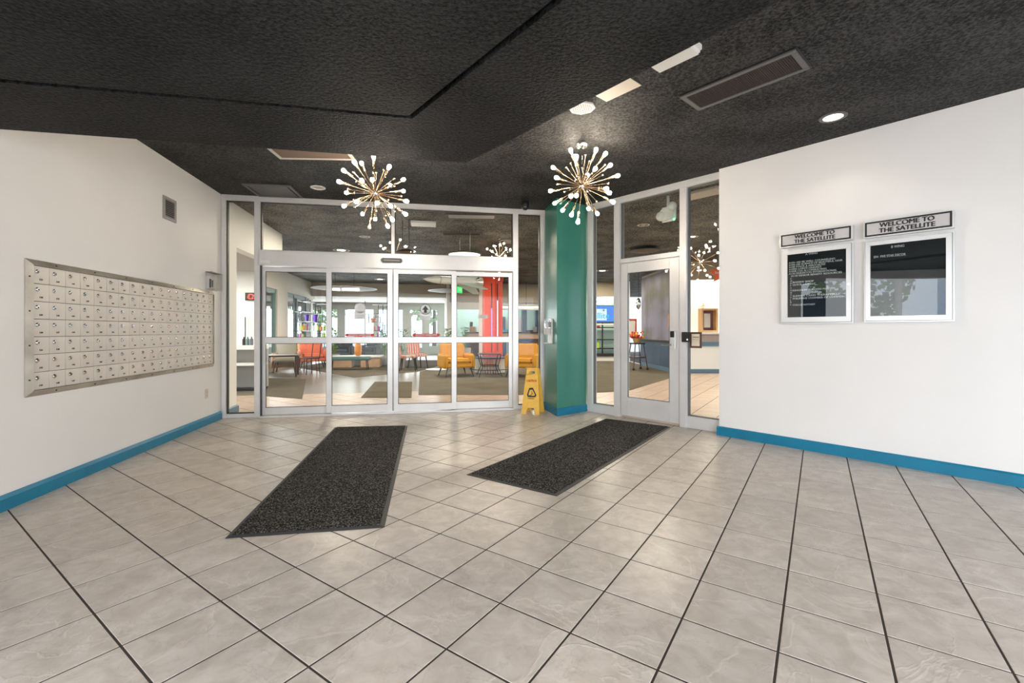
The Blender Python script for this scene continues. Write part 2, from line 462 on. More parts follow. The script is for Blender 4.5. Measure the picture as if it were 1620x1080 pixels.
def tiles(region, parent, m, grout=.0045):
    lst = []
    for i in range(-40, 60):
        for j in range(-50, 60):
            g = grout/TS
            q = [TO+eI*(i+x)+eJ*(j+y) for x, y in ((g, g), (1-g, g), (1-g, 1-g), (g, 1-g))]
            full = True
            for k in range(len(region)):
                a, b = region[k], region[(k+1) % len(region)]
                q2 = clip(q, a, b)
                if len(q2) != 4 or any((x-y).length > 1e-6 for x, y in zip(q2, q)): full = False
                q = q2
                if len(q) < 3: break
            if len(q) < 3: continue
            area_ = abs(sum(q[k].x*q[(k+1) % len(q)].y-q[(k+1) % len(q)].x*q[k].y for k in range(len(q))))/2
            if area_ < .0006: continue
            c = sum(q, Vector((0, 0)))/len(q)
            d = max(c.y, .05)
            u = 810+FPX*c.x/d
            vis = c.y > .9 and -60 < u < 1680
            lst.append(((0 if vis else 1), c.length, c, q, full))
    lst.sort(key=lambda t: (t[0], t[1]))

    def tm(q, c):
        mb = MB(); b = .0022
        low = [(p.x-c.x, p.y-c.y, -.003) for p in q]; mid = [(p.x-c.x, p.y-c.y, -.0012) for p in q]
        top = [((p-c)*(1-b/max(.02, (p-c).length))).to_tuple()+(0.,) for p in q]
        n = len(q); mb.v = low+mid+top
        for r in (0, 1):
            for i in range(n): mb.f.append((r*n+i, r*n+(i+1) % n, (r+1)*n+(i+1) % n, (r+1)*n+i))
        mb.f.append(tuple(2*n+i for i in range(n)))
        return mb
    shared = None; rest = MB()
    for k, (vis, d, c, q, full) in enumerate(lst):
        if k < 299 and not vis:
            if full:
                if shared is None: shared = tm(q, c).mesh('tile', m)
                o = obj('tile', shared, parent)
            else: o = tm(q, c).build('tile', m, parent)
            o.location = (c.x, c.y, 0)
        else:
            t = tm(q, c); n = len(rest.v)
            rest.v += [(x+c.x, y+c.y, z) for x, y, z in t.v]; rest.f += [tuple(n+i for i in f) for f in t.f]
    if rest.v:
        o = rest.build('tile', m, parent); o['kind'] = 'stuff'
    return len(lst)


fc = [Vector(FL.at(-1.25)[:2]), Vector(FW.at(8.9)[:2]), Vector(FW.at(0)[:2]), Vector(FR.at(1.87)[:2]), Vector(FR.at(-.05, .0)[:2]), Vector(FB.at(4.99)[:2]), Vector(FB.at(0)[:2])]
conv = [fc[0], fc[1], Vector(FW.at(0)[:2])+Vector((0, .1)), Vector(FR.at(-.02, .0)[:2])+Vector((.04, .12)), fc[6]]
# grout bed for both rooms
g = MB().prism([(-13, -1.6), (13, -1.6), (13, 25), (-13, 25)], -.12, -.0025).build('floor', GROUT); struct(g)
g2 = MB().prism([(-13, 6.2), (-3.9, 6.2), (.5, 7.0), (1.2, 6.7), (2.6, 5.3), (13, 5.3), (13, 13.2), (-13, 13.2)], -.0026, -.0022).build('floor_lobby', GROUT); struct(g2)
# foyer tiles reach under the storefront frames
bk0, bk1 = Vector(FB.at(-.2, .06)[:2]), Vector(FB.at(4.7, .06)[:2])
reg1 = [Vector(FL.at(-1.25)[:2]), Vector(FW.at(8.5)[:2]), Vector(FW.at(.0)[:2]), Vector(FR.at(1.87, .06)[:2]), Vector(FR.at(-.05, .06)[:2]), Vector(FB.at(4.2, .06)[:2]), Vector(FL.at(6.26)[:2])]
# the outline is not convex at the pillar: cut it in two convex regions along a line from the pillar
n1 = tiles([Vector(FL.at(-1.25)[:2]), Vector(FW.at(8.5)[:2]), Vector(FR.at(1.90, .06)[:2]), Vector((1.10, 6.70)), Vector((.0, 6.87)), Vector(FB.at(0, .06)[:2])], g, TILE)
lobby_front = Vector(FB.at(0, 2.05)[:2]), Vector(FB.at(5.0, 2.0)[:2])
n2 = tiles([Vector(FB.at(-2.6, .065)[:2]), Vector(FB.at(5.0, .065)[:2]), Vector(FB.at(5.15, 2.3)[:2]), Vector(FB.at(-3.3, 2.3)[:2])], g2, TILE2)
g3 = MB().prism([(1.2, 6.75), (2.5, 5.35), (6.2, 5.35), (6.2, 12.5), (1.0, 12.5)], -.0024, -.0021).build('floor_corridor', GROUT); struct(g3)
n3 = tiles([Vector(FR.at(.0, .065)[:2]), Vector(FR.at(1.9, .065)[:2]), Vector((6.0, 4.95)), Vector((6.0, 12.5)), Vector((3.9, 12.5)), Vector((.93, 8.0))], g3, TILE2)
print('tiles', n1, n2, n3)

# lobby carpets and boards on the slab
pl = MB().prism([tuple(FB.at(-3.4, 2.3)[:2]), tuple(FB.at(5.15, 2.3)[:2]), (2.1, 8.75), (4.6, 12.6), (4.6, 22.5), (-9.5, 22.5), tuple(FB.at(-4, 4)[:2])], -.002, .0005).build('floor_boards', PLANK); struct(pl)


def carpet(pts, label, name='carpet', m=OLIVE, h=.008):
    return struct(MB().prism([tuple(p) for p in pts], .0006, h).build('floor_carpet', m), label)


def F2(u, v): return tuple(fl(u, v)[:2])


carpet([F2(571, 629), F2(651, 629), F2(652, 604), F2(593, 604)], 'olive brown carpet runner inside the sliding doors')
carpet([F2(662, 624.5), F2(863, 624.5), (1.9, 8.7), F2(992, 618.6), F2(1059, 598.4), (4.5, 12.6), (4.5, 18), (-1.9, 18), F2(664, 588)], 'olive brown lobby carpet under the mustard armchairs')
carpet([F2(522, 590), F2(560, 597), F2(613, 592), F2(660, 588), (-1.95, 18), (-7, 18), (-7, 14.5)], 'olive carpet under the low white table')
carpet([F2(421, 626.5), F2(478, 631), F2(484, 600), F2(421, 598)], 'dark olive sheet painting the unreflecting part of the glossy floor beside the walnut table')  # glossy floor without window reflections, painted as a darker sheet

# ------------------------------------------------------------------ storefront with sliding doors
def rails(mb, x0, x1, y0, y1, z0, z1): return mb.box(x0, x1, y0, y1, z0, z1)


zt = CH
X = lambda u, y=0: FB.x(u, y)
xL, xR = 0.0, X(864)
sf = struct(place(MB().box(xL, xR, -.005, .115, CH-.075, CH), 'trim_1', FRAME, FB, bevel=.004), 'white aluminium head rail over the sliding doors')
m = MB(); m.box(xL, X(357), 0, .11, 0, CH-.07); m.box(X(402.3), X(411.5), -.01, .11, 0, CH-.07); m.box(X(811.5), X(819.8), -.01, .11, 0, CH-.07); m.box(X(855), xR, 0, .11, 0, CH-.07)
m.box(X(357), X(402.3), 0.01, .10, 0, .055); m.box(X(819.8), X(855), 0.01, .10, 0, .055)
struct(place(m, 'trim_2', FRAME, FB, bevel=.004), 'white aluminium posts and sills of the storefront')
hz0, hz1 = FB.z(600, 424.5), FB.z(600, 403)
m = MB(); m.box(X(411.5), X(811.5), -.055, .10, hz0, hz1); m.box(X(411.5), X(811.5), -.03, .1, hz1, hz1+.018)
m.box(X(619), X(624.2), 0, .1, hz1+.018, CH-.07)
struct(place(m, 'trim_3', FRAME, FB, bevel=.005), 'white aluminium header housing of the automatic doors')
# black seals
m = MB()
for u0, u1, z0, z1 in ((357, 402.3, .055, CH-.075), (411.5, 619, hz1+.018, CH-.075), (624.2, 811.5, hz1+.018, CH-.075), (819.8, 855, .055, CH-.075)):
    a, b = X(u0), X(u1); t = .012
    m.box(a, a+t, .03, .08, z0, z1); m.box(b-t, b, .03, .08, z0, z1); m.box(a, b, .03, .08, z1-t, z1); m.box(a, b, .03, .08, z0, z0+t)
m.box(X(411.5), X(413.0), 0, .05, .0, hz0)
struct(place(m, 'trim_4', SEAL, FB), 'black glazing seals')
k = 1
for u0, u1, z0, z1 in ((357, 402.3, .055, CH-.075), (411.5, 619, hz1+.018, CH-.075), (624.2, 811.5, hz1+.018, CH-.075), (819.8, 855, .055, CH-.075)):
    o = place(MB().box(X(u0)+.003, X(u1)-.003, .052, .058, z0+.002, z1-.002), 'window_%d' % k, GLASS, FB); struct(o); k += 1
# four door leaves
mid0, mid1 = FB.z(470, 543), FB.z(470, 533.5)


def leaf(u0, u1, gl0, gl1, y, zb, gz0, gtop, name, label):
    root = FB.empty('sliding_door', label, 'door', 0, 0, 0, 'automatic door leaves')
    a, b = X(u0, y), X(u1, y); g0, g1 = X(gl0, y), X(gl1, y); zt_ = hz0-.012
    MB().box(a, g0, y, y+.042, zb, zt_).build('stile', FRAME, root, bevel=.004)
    MB().box(g1, b, y, y+.042, zb, zt_).build('stile', FRAME, root, bevel=.004)
    MB().box(g0, g1, y+.001, y+.041, zb, gz0).build('bottom_rail', FRAME, root, bevel=.004)
    MB().box(g0, g1, y+.001, y+.041, gtop, zt_).build('top_rail', FRAME, root, bevel=.004)
    MB().box(g0, g1, y-.006, y+.044, mid0, mid1).build('middle_rail', FRAME, root, bevel=.004)
    MB().box(g0, g1, y+.018, y+.024, gz0, mid0).build('pane', GLASS, root); MB().box(g0, g1, y+.018, y+.024, mid1, gtop).build('pane', GLASS, root)
    s = MB(); t = .007
    for z0, z1 in ((gz0, mid0), (mid1, gtop)):
        s.box(g0, g0+t, y+.004, y+.016, z0, z1); s.box(g1-t, g1, y+.004, y+.016, z0, z1); s.box(g0, g1, y+.004, y+.016, z1-t, z1); s.box(g0, g1, y+.004, y+.016, z0, z0+t)
    s.build('seal', SEAL, root)
    return root, a, b, g0, g1


gt = FB.z(470, 429.5)
L1 = leaf(413.2, 524, 420, 516.5, .045, .022, FB.z(470, 643.5, .045), FB.z(470, 430, .045), 'a', 'fixed white framed glass leaf beside the narrow sidelight near the mailboxes')
L2 = leaf(516, 621.2, 524.5, 613, -.01, .03, FB.z(570, 640.5, -.01), FB.z(570, 431.5, -.01), 'b', 'sliding glass leaf seen behind the charcoal mat, with the faint round decal')
L3 = leaf(622.4, 722, 630, 714.5, -.01, .03, FB.z(670, 638, -.01), FB.z(670, 433.5, -.01), 'c', 'sliding glass leaf with the round black arrow decal')
L4 = leaf(714, 811, 722.3, 804.8, .045, .022, FB.z(760, 634.5, .045), FB.z(760, 437, .045), 'd', 'fixed glass leaf beside the yellow caution sign, in front of the red column')
# threshold, seal between the meeting leaves
struct(place(MB().box(X(412), X(812), -.06, .11, .0, .02), 'trim_5', FRAME, FB, bevel=.004), 'white door threshold')
MB().box(X(621.2, -.01)+.0005, X(622.4, -.01)-.002, .0, .03, .03, hz0-.02).build('meeting_seal', SEAL, L2[0])
# decals on the glass
for root, uc, m_ring, m_arrow, lab in ((L2[0], 569.5, mat('faint_grey_print', (.62, .64, .66), .6), mat('faint_grey_print', (.62, .64, .66)), None), (L3[0], 673, mat('dark_green_print', (.02, .10, .07), .5), TXTB, None)):
    y = -.01+.0165; xc = X(uc, -.01); zc = FB.z(uc, 489 if uc > 600 else 487.5, -.01)
    r = .078
    mb = MB(); mb.box(xc-.078, xc+.078, y-.001, y, zc-.155, zc-.04); mb.lathe([(r, 0), (r, .001)], n=32, M=Matrix.Translation((xc, y-.001, zc)) @ Matrix.Rotation(PI/2, 4, 'X') @ Matrix.Translation((0, 0, -.001)))
    mb.build('door_decal', mat('decal_white', (.72, .73, .72), .6), root)
    rr = MB(); M_ = Matrix.Translation((xc, y-.002, zc)) @ Matrix.Rotation(PI/2, 4, 'X')
    n = 32
    for i in range(n):
        a, b = 2*PI*i/n, 2*PI*(i+1)/n
        rr.quad(*[tuple(M_ @ Vector((q*math.cos(w_), q*math.sin(w_), 0))) for q, w_ in ((r, a), (r, b), (r*.91, b), (r*.91, a))])
    rr.build('decal_ring', m_ring, root)
    ar = MB().prism([(xc-.048, zc-.01), (xc, zc+.055), (xc+.048, zc-.01), (xc+.02, zc-.005), (xc+.02, zc-.05), (xc-.02, zc-.05), (xc-.02, zc-.005)], y-.004, y-.003, 'y')
    ar.build('decal_arrow', m_arrow, root)
    text('IN CASE OF EMERGENCY', .0135, mat('decal_text', (.25, .27, .27)), root, xc, y-.002, zc-.105, sx=.85)
    text('PUSH TO OPEN', .0135, MATS['decal_text'], root, xc, y-.002, zc-.13, sx=.85)
for root, uc, vc in ((L2[0], 568.8, 530), (L3[0], 674.3, 530)):
    y = -.01+.0165; xc = X(uc, -.01); zc = FB.z(uc, vc-.3, -.01); h = .022; hw = .205
    MB().prism([(xc-hw, zc), (xc-hw+.028, zc+h), (xc+hw-.028, zc+h), (xc+hw, zc), (xc+hw-.028, zc-h), (xc-hw+.028, zc-h)], y-.001, y, 'y').build('red_door_sticker', RED, root)
    text('AUTOMATIC SLIDING DOOR', .033, TXTW, root, xc, y-.002, zc, sx=.72, bold=.0006)
xc = X(764, .045); zc = FB.z(764, 500.5, .045); MB().box(xc-.075, xc+.075, .060, .061, zc-.028, zc+.028).build('notice_decal', mat('decal_grey', (.6, .6, .6), .6), L4[0])
text('CAUTION', .02, RED, L4[0], xc, .059, zc+.010, sx=.9); text('Keep clear of doors', .013, TXTB, L4[0], xc, .059, zc-.012, sx=.9)
# motion sensor and camera dome
s = FB.empty('motion_sensor', 'black oblong motion sensor on the header above the sliding doors', 'sensor', X(620, -.055), -.055, FB.z(620, 412.3, -.055))
pf = [(.152*math.cos(a)*1 if abs(math.cos(a)) < .001 else (.115*(1 if math.cos(a) > 0 else -1)+.035*math.cos(a)), .033*math.sin(a)) for a in [2*PI*i/28 for i in range(28)]]
MB().prism(pf, -.045, 0, 'y').build('sensor_body', BLACK, s, bevel=.006)
MB().box(-.11, .11, -.049, -.044, -.007, .006).build('sensor_lens', mat('smoked_lens', (.16, .17, .17), .15), s)
p = dz(6.45, 831, 327); s = thing('dome_camera', 'black dome security camera hanging where the ceiling meets the green column', 'camera', (p.x, p.y, CH))
MB().lathe([(.05, 0), (.055, -.03), (.06, -.035), (.06, -.06)], n=20).build('camera_housing', BLACK, s, smooth=True)
MB().sphere((0, 0, -.07), .052, 16, 10).build('camera_dome', mat('smoked_dome', (.02, .02, .022), .08), s, smooth=True)
# small maker plate on header
tag(place(MB().box(X(410.9)+.03, X(410.9)+.145, -.057, -.055, hz0+.03, hz0+.065), 'maker_plate', ALU, FB), 'small silver maker plate at the mailbox end of the door header', 'plate')

# ------------------------------------------------------------------ green pillar
pc = [Vector((.628, 6.261)), Vector((1.099, 6.64)), Vector((1.19, 7.02)), Vector((.55, 7.02)), Vector((.505, 6.83))]
gp = MB().prism([tuple(p) for p in pc], -.01, CH+.02).build('wall_pillar', GREEN); struct(gp, 'green painted pillar between the sliding doors and the single door')
cb = [Vector((.628, 6.240)), Vector((1.112, 6.628)), Vector((1.118, 6.70)), Vector((.60, 6.9)), Vector((.478, 6.84))]
struct(MB().prism([tuple(p) for p in cb], 0, .104).build('baseboard_pillar', BLUE, bevel=.003))
# soap dispenser on the lit pillar face
e = (pc[0]-pc[4]).normalized(); FP = Frame(pc[4].x, pc[4].y, e.x, e.y); FP.n = Vector((-FP.e.y, FP.e.x))
s = FP.empty('hand_sanitizer_dispenser', 'clear and grey hand sanitizer dispenser with drip tray on the green pillar', 'dispenser', FP.x(872.5), 0, 0)
zc = lambda v: FP.z(872.5, v)
MB().box(-.065, .065, -.022, 0, zc(543), zc(504)).build('back_plate', CASE, s, bevel=.006)
MB().box(-.055, .055, -.10, -.022, zc(518.5), zc(504.5)).build('bottle_cover', GLASSC, s, bevel=.01)
MB().box(-.035, .02, -.07, -.03, zc(518), zc(509)).build('bottle', mat('label_grey', (.3, .32, .3)), s)
MB().box(-.057, .057, -.105, -.022, zc(529), zc(518.5)).build('pump_body', mat('pinkish_grey_plastic', (.55, .50, .48)), s, bevel=.01)
MB().tube((0, -.05, zc(529)), (0, -.05, zc(541)), .006).build('stem', ALU, s)
MB().lathe([(.05, 0), (.06, .008), (.06, .014)], n=20, M=Matrix.Translation((0, -.065, zc(543.5)))).build('drip_tray', CASE, s, smooth=True)

# ------------------------------------------------------------------ single door storefront
Y = lambda u, y=0: FR.x(u, y)
fx1 = Y(1143)
struct(place(MB().box(-.03, fx1, -.01, .115, CH-.085, CH), 'trim_6', FRAME, FR, bevel=.004), 'white head rail over the single door')
m = MB(); m.box(-.03, Y(937), 0, .11, 0, CH-.08); m.box(Y(971.5), Y(980.5), -.01, .11, 0, CH-.08); m.box(Y(1075.3), Y(1086.5), -.01, .11, 0, CH-.08); m.box(Y(1140.2), fx1+.05, 0, .11, 0, CH-.08)
tz0, tz1 = FR.z(1030, 410.5), FR.z(1030, 403.3)
m.box(Y(980.5), Y(1075.3), 0, .10, tz0, tz1)
m.box(Y(937), Y(971.5), .01, .10, 0, .125); m.box(Y(1086.5), Y(1140.2), .01, .10, 0, .145)
struct(place(m, 'trim_7', FRAME, FR, bevel=.004), 'white posts, transom bar and sill panels of the single door storefront')
m = MB(); pans = ((Y(937), Y(971.5), .125, CH-.085), (Y(1086.5), Y(1140.2), .145, CH-.085), (Y(980.5), Y(1075.3), tz1, CH-.085))
for a, b, z0, z1 in pans:
    t = .012; m.box(a, a+t, .03, .08, z0, z1); m.box(b-t, b, .03, .08, z0, z1); m.box(a, b, .03, .08, z1-t, z1); m.box(a, b, .03, .08, z0, z0+t)
struct(place(m, 'trim_8', mat('grey_seal', (.12, .12, .11), .5), FR), 'grey glazing seals of the single door storefront')
for i, (a, b, z0, z1) in enumerate(pans):
    struct(place(MB().box(a+.003, b-.003, .052, .058, z0+.002, z1-.002), 'window_%d' % (5+i), GLASS, FR))
s = FR.empty('swing_door', 'white framed glass swing door with lever lock beside the directory wall', 'door', 0, 0, 0)
a, b, g0, g1 = Y(981.8), Y(1074), Y(992), Y(1058.5); gz0, gz1 = FR.z(1030, 633), FR.z(1030, 427.5)
MB().box(a, g0, .01, .055, .03, tz0-.008).build('stile', FRAME, s, bevel=.003); MB().box(g1, b, .01, .055, .03, tz0-.008).build('stile', FRAME, s, bevel=.003)
MB().box(g0, g1, .011, .054, .03, gz0).build('bottom_rail', FRAME, s, bevel=.003); MB().box(g0, g1, .011, .054, gz1, tz0-.008).build('top_rail', FRAME, s, bevel=.003)
MB().box(g0, g1, .03, .036, gz0, gz1).build('pane', GLASS, s)
q = MB(); t = .008
q.box(g0, g0+t, .014, .028, gz0, gz1); q.box(g1-t, g1, .014, .028, gz0, gz1); q.box(g0, g1, .014, .028, gz1-t, gz1); q.box(g0, g1, .014, .028, gz0, gz0+t); q.build('seal', MATS['grey_seal'], s)
q = MB().box(a+.02, b-.0, .012, .05, .004, .03); q.build('door_sweep', mat('tan_sweep', (.45, .36, .28)), s)
lx = Y(1065.5); lz = lambda v: FR.z(1065.5, v)
lk = MB().box(lx-.036, lx+.034, -.015, .01, lz(552.5), lz(523.5)).build('door_lock', ALU, s, bevel=.01)
MB().box(lx-.034, lx+.018, -.026, -.012, lz(533.5), lz(523.6)).build('card_slot', BLACK, lk, bevel=.004)
hd = MB(); hd.tube((lx-.0, -.016, lz(545.2)), (lx, -.055, lz(545.2)), .012, n=12); hd.tube((lx+.006, -.05, lz(545.2)), (lx-.135, -.05, lz(545.8)), .0085, n=12); hd.build('lever_handle', CHROME, s, smooth=True)
MB().box(Y(1075.4), Y(1076.6), -.002, .005, FR.z(1076, 551), FR.z(1076, 540)).build('strike_plate', BLACK, s)
q = MB()
for k in range(2): q.box(g0+.01+.028*k, g0+.024+.028*k, .0095, .011, gz0-.035, gz0-.02)
q.build('sticker', WHITE, s)
# reader and framed notice beside the door
cx, cz = Y(1086.3, -.005), FR.z(1086, 533)
s = FR.empty('card_reader', 'black square card reader on the post beside the swing door', 'card reader', cx, -.01, cz)
MB().box(-.05, .05, -.03, 0, -.062, .062).build('reader_body', BLACK, s, bevel=.004)
text('IN', .016, TXTW, s, .025, -.0315, -.02); MB().lathe([(.008, 0), (.008, .002)], n=12, M=Matrix.Translation((.025, -.03, -.032)) @ Matrix.Rotation(PI/2, 4, 'X')).build('reader_light', emis('white_led', (1, 1, 1), 1.5), s)
cx, cz = Y(1101, .045), FR.z(1101, 537.7, .045)
s = FR.empty('framed_notice', 'small brown framed cream notice on the glass next to the black card reader', 'notice', cx, .045, cz)
q = MB(); q.box(-.075, .075, -.014, 0, .074, .098); q.box(-.075, .075, -.014, 0, -.098, -.074); q.box(-.075, -.052, -.014, 0, -.074, .074); q.box(.052, .075, -.014, 0, -.074, .074)
q.build('frame', mat('brown_frame', (.10, .045, .025), .4), s, bevel=.002)
MB().box(-.053, .053, -.005, -.003, -.075, .075).build('paper', mat('cream_paper', (.78, .66, .50), .7), s)
text('Notice', .026, TXTB, s, 0, -.0065, .035); text('Please ring bell', .012, TXTB, s, 0, -.0065, .008)

# ------------------------------------------------------------------ mailbox bank
MX0, MX1 = FL.x(38), FL.x(337); MZ0, MZ1 = .727, 1.707
s = FL.empty('mailbox_bank', 'wall bank of numbered metal mailboxes in a steel frame', 'mailboxes', 0, 0, 0)
ix0, ix1, iz0, iz1 = FL.x(46.4), FL.x(335.2), .770, 1.664


def frame_piece(p):
    q = MB(); inner = [(x, z) for x, z in p if ix0-1e-6 <= x <= ix1+1e-6 and iz0-1e-6 <= z <= iz1+1e-6]
    f = [(x, (-.03 if (x, z) in inner else -.004), z) for x, z in p]; b = [(x, 0, z) for x, z in p]
    q.v = f+b; q.f = [(0, 1, 2, 3), (7, 6, 5, 4)]+[(i, (i+1) % 4, 4+(i+1) % 4, 4+i) for i in range(4)]
    return q


q = frame_piece([(MX0, MZ1), (MX1, MZ1), (ix1, iz1), (ix0, iz1)]); q.build('frame_rail', STEEL, s, bevel=.002)
q = frame_piece([(MX0, MZ0), (ix0, iz0), (ix1, iz0), (MX1, MZ0)]); q.build('frame_rail', STEEL, s, bevel=.002)
q = frame_piece([(MX0, MZ0), (MX0, MZ1), (ix0, iz1), (ix0, iz0)]); q.build('frame_rail', STEEL, s, bevel=.002)
q = frame_piece([(MX1, MZ0), (ix1, iz0), (ix1, iz1), (MX1, MZ1)]); q.build('frame_rail', STEEL, s, bevel=.002)
MB().box(ix0, ix1, -.004, .0, iz0, iz1).build('back_plate', mat('mailbox_gap', (.05, .045, .04), .7), s)
sm = MB().sphere((0, 0, 0), .006, 8, 4).mesh('screw', DARKM)
for i in range(4): obj('screw', sm, s, Matrix.Translation(((MX0+ix0)/2, -.018, MZ0+.12+i*.245)))
for i in range(7):
    for z in (MZ0+.022, MZ1-.022): obj('screw', sm, s, Matrix.Translation((MX0+.25+i*(MX1-MX0-.4)/6, -.018, z)))
cw, chh = (ix1-ix0)/18, (iz1-iz0)/7
door_me = MB().box(-cw/2+.0016, cw/2-.0016, -.014, -.004, -chh/2+.0016, chh/2-.0016).mesh('mailbox_door', DOORM, bevel=.0012, seg=1)
lock = MB().lathe([(.016, 0), (.016, .006), (.012, .010)], n=16, M=Matrix.Rotation(PI/2, 4, 'X')); lock_me = lock.mesh('lock', CHROME, smooth=True)
slot_me = MB().box(-.0022, .0095, -.0102, -.0088, -.005, .005).mesh('keyhole', BLACK)
for i in range(18):
    for j in range(7):
        x = ix0+cw*(i+.5); z = iz1-chh*(j+.5)
        d = obj('mailbox_door', door_me, s, Matrix.Translation((x, random.uniform(-.0012, .0006), z)))
        lk = obj('lock', lock_me, d, Matrix.Translation((-.034, -.014, .022)) @ Matrix.Rotation(random.choice([0, 0, .5, PI, 2.6]), 4, 'Y'))
        num = obj('number', text_mesh(str(127+7*i+j), .021, TXTB, bold=.0006), d, Matrix.Translation((.0, -.0155, -.034)) @ Matrix.Rotation(PI/2, 4, 'X') @ Matrix.Diagonal((1, .8, 1, 1)))
        kh = obj('keyhole', slot_me, d, Matrix.Translation((-.034, -.014, .022)) @ Matrix.Rotation(random.uniform(0, 6.2), 4, 'Y'))
# wall louvre
x0, x1 = FL.x(257), FL.x(277.5); z0, z1 = FL.z(257, 344.5), FL.z(257, 308)
s = FL.empty('wall_louvre', 'small grey louvred vent high on the mailbox wall', 'vent', (x0+x1)/2, 0, (z0+z1)/2)
hw, hh = (x1-x0)/2, (z1-z0)/2; GV = mat('grey_vent_paint', (.30, .28, .27), .45)
q = MB(); f_ = .032; q.box(-hw, hw, -.012, 0, hh-f_, hh); q.box(-hw, hw, -.012, 0, -hh, -hh+f_); q.box(-hw, -hw+f_, -.012, 0, -hh+f_, hh-f_); q.box(hw-f_, hw, -.012, 0, -hh+f_, hh-f_); q.build('vent_frame', GV, s)
MB().box(-hw+f_, hw-f_, -.002, -.0005, -hh+f_, hh-f_).build('vent_back', BLACK, s)
nb = 9; sl = MB().box(-hw+f_, hw-f_, -.001, .0015, -.007, .007, Matrix.Rotation(-.7, 4, 'X')).mesh('slat', GV)
for i in range(nb): obj('slat', sl, s, Matrix.Translation((0, -.008, -hh+f_+(2*hh-2*f_)*(i+.5)/nb)))
# thermostat in acrylic guard
x0, x1 = FL.x(325), FL.x(342.5); zc0, zc1 = FL.z(333, 459), FL.z(333, 431)
s = FL.empty('thermostat', 'thermostat under a clear acrylic guard above the far end of the mailboxes', 'thermostat', (x0+x1)/2, 0, (zc0+zc1)/2)
hw, hh = (x1-x0)/2, (zc1-zc0)/2
MB().box(-hw, hw, -.075, 0, -hh, hh).build('acrylic_guard', GLASSC, s, bevel=.004)
MB().box(-hw, hw, -.078, 0, hh-.008, hh).build('guard_top', mat('grey_acrylic_edge', (.35, .34, .33), .3), s)
MB().box(-hw+.02, hw-.08, -.03, 0, -hh+.015, hh-.06).build('thermostat_body', CASE, s, bevel=.004)
MB().box(-hw+.035, -hw+.08, -.033, -.03, -hh+.03, hh-.09).build('display', BLACK, s)
MB().box(-hw+.10, -hw+.13, -.033, -.03, -hh+.04, hh-.10).build('display', MATS['display'] if 'display' in MATS else mat('display', (.12, .12, .12)), s)
# outlet
s = FL.empty('wall_outlet', 'small beige outlet plate low on the mailbox wall', 'outlet', FL.x(326.5), 0, FL.z(326.5, 622.5))
MB().box(-.037, .037, -.006, 0, -.06, .06).build('cover_plate', BEIGE, s, bevel=.002)
for z in (-.022, .022): MB().lathe([(.015, 0), (.015, .003)], n=14, M=Matrix.Translation((0, -.005, z)) @ Matrix.Rotation(PI/2, 4, 'X')).build('socket', mat('socket_ivory', (.5, .45, .36)), s)

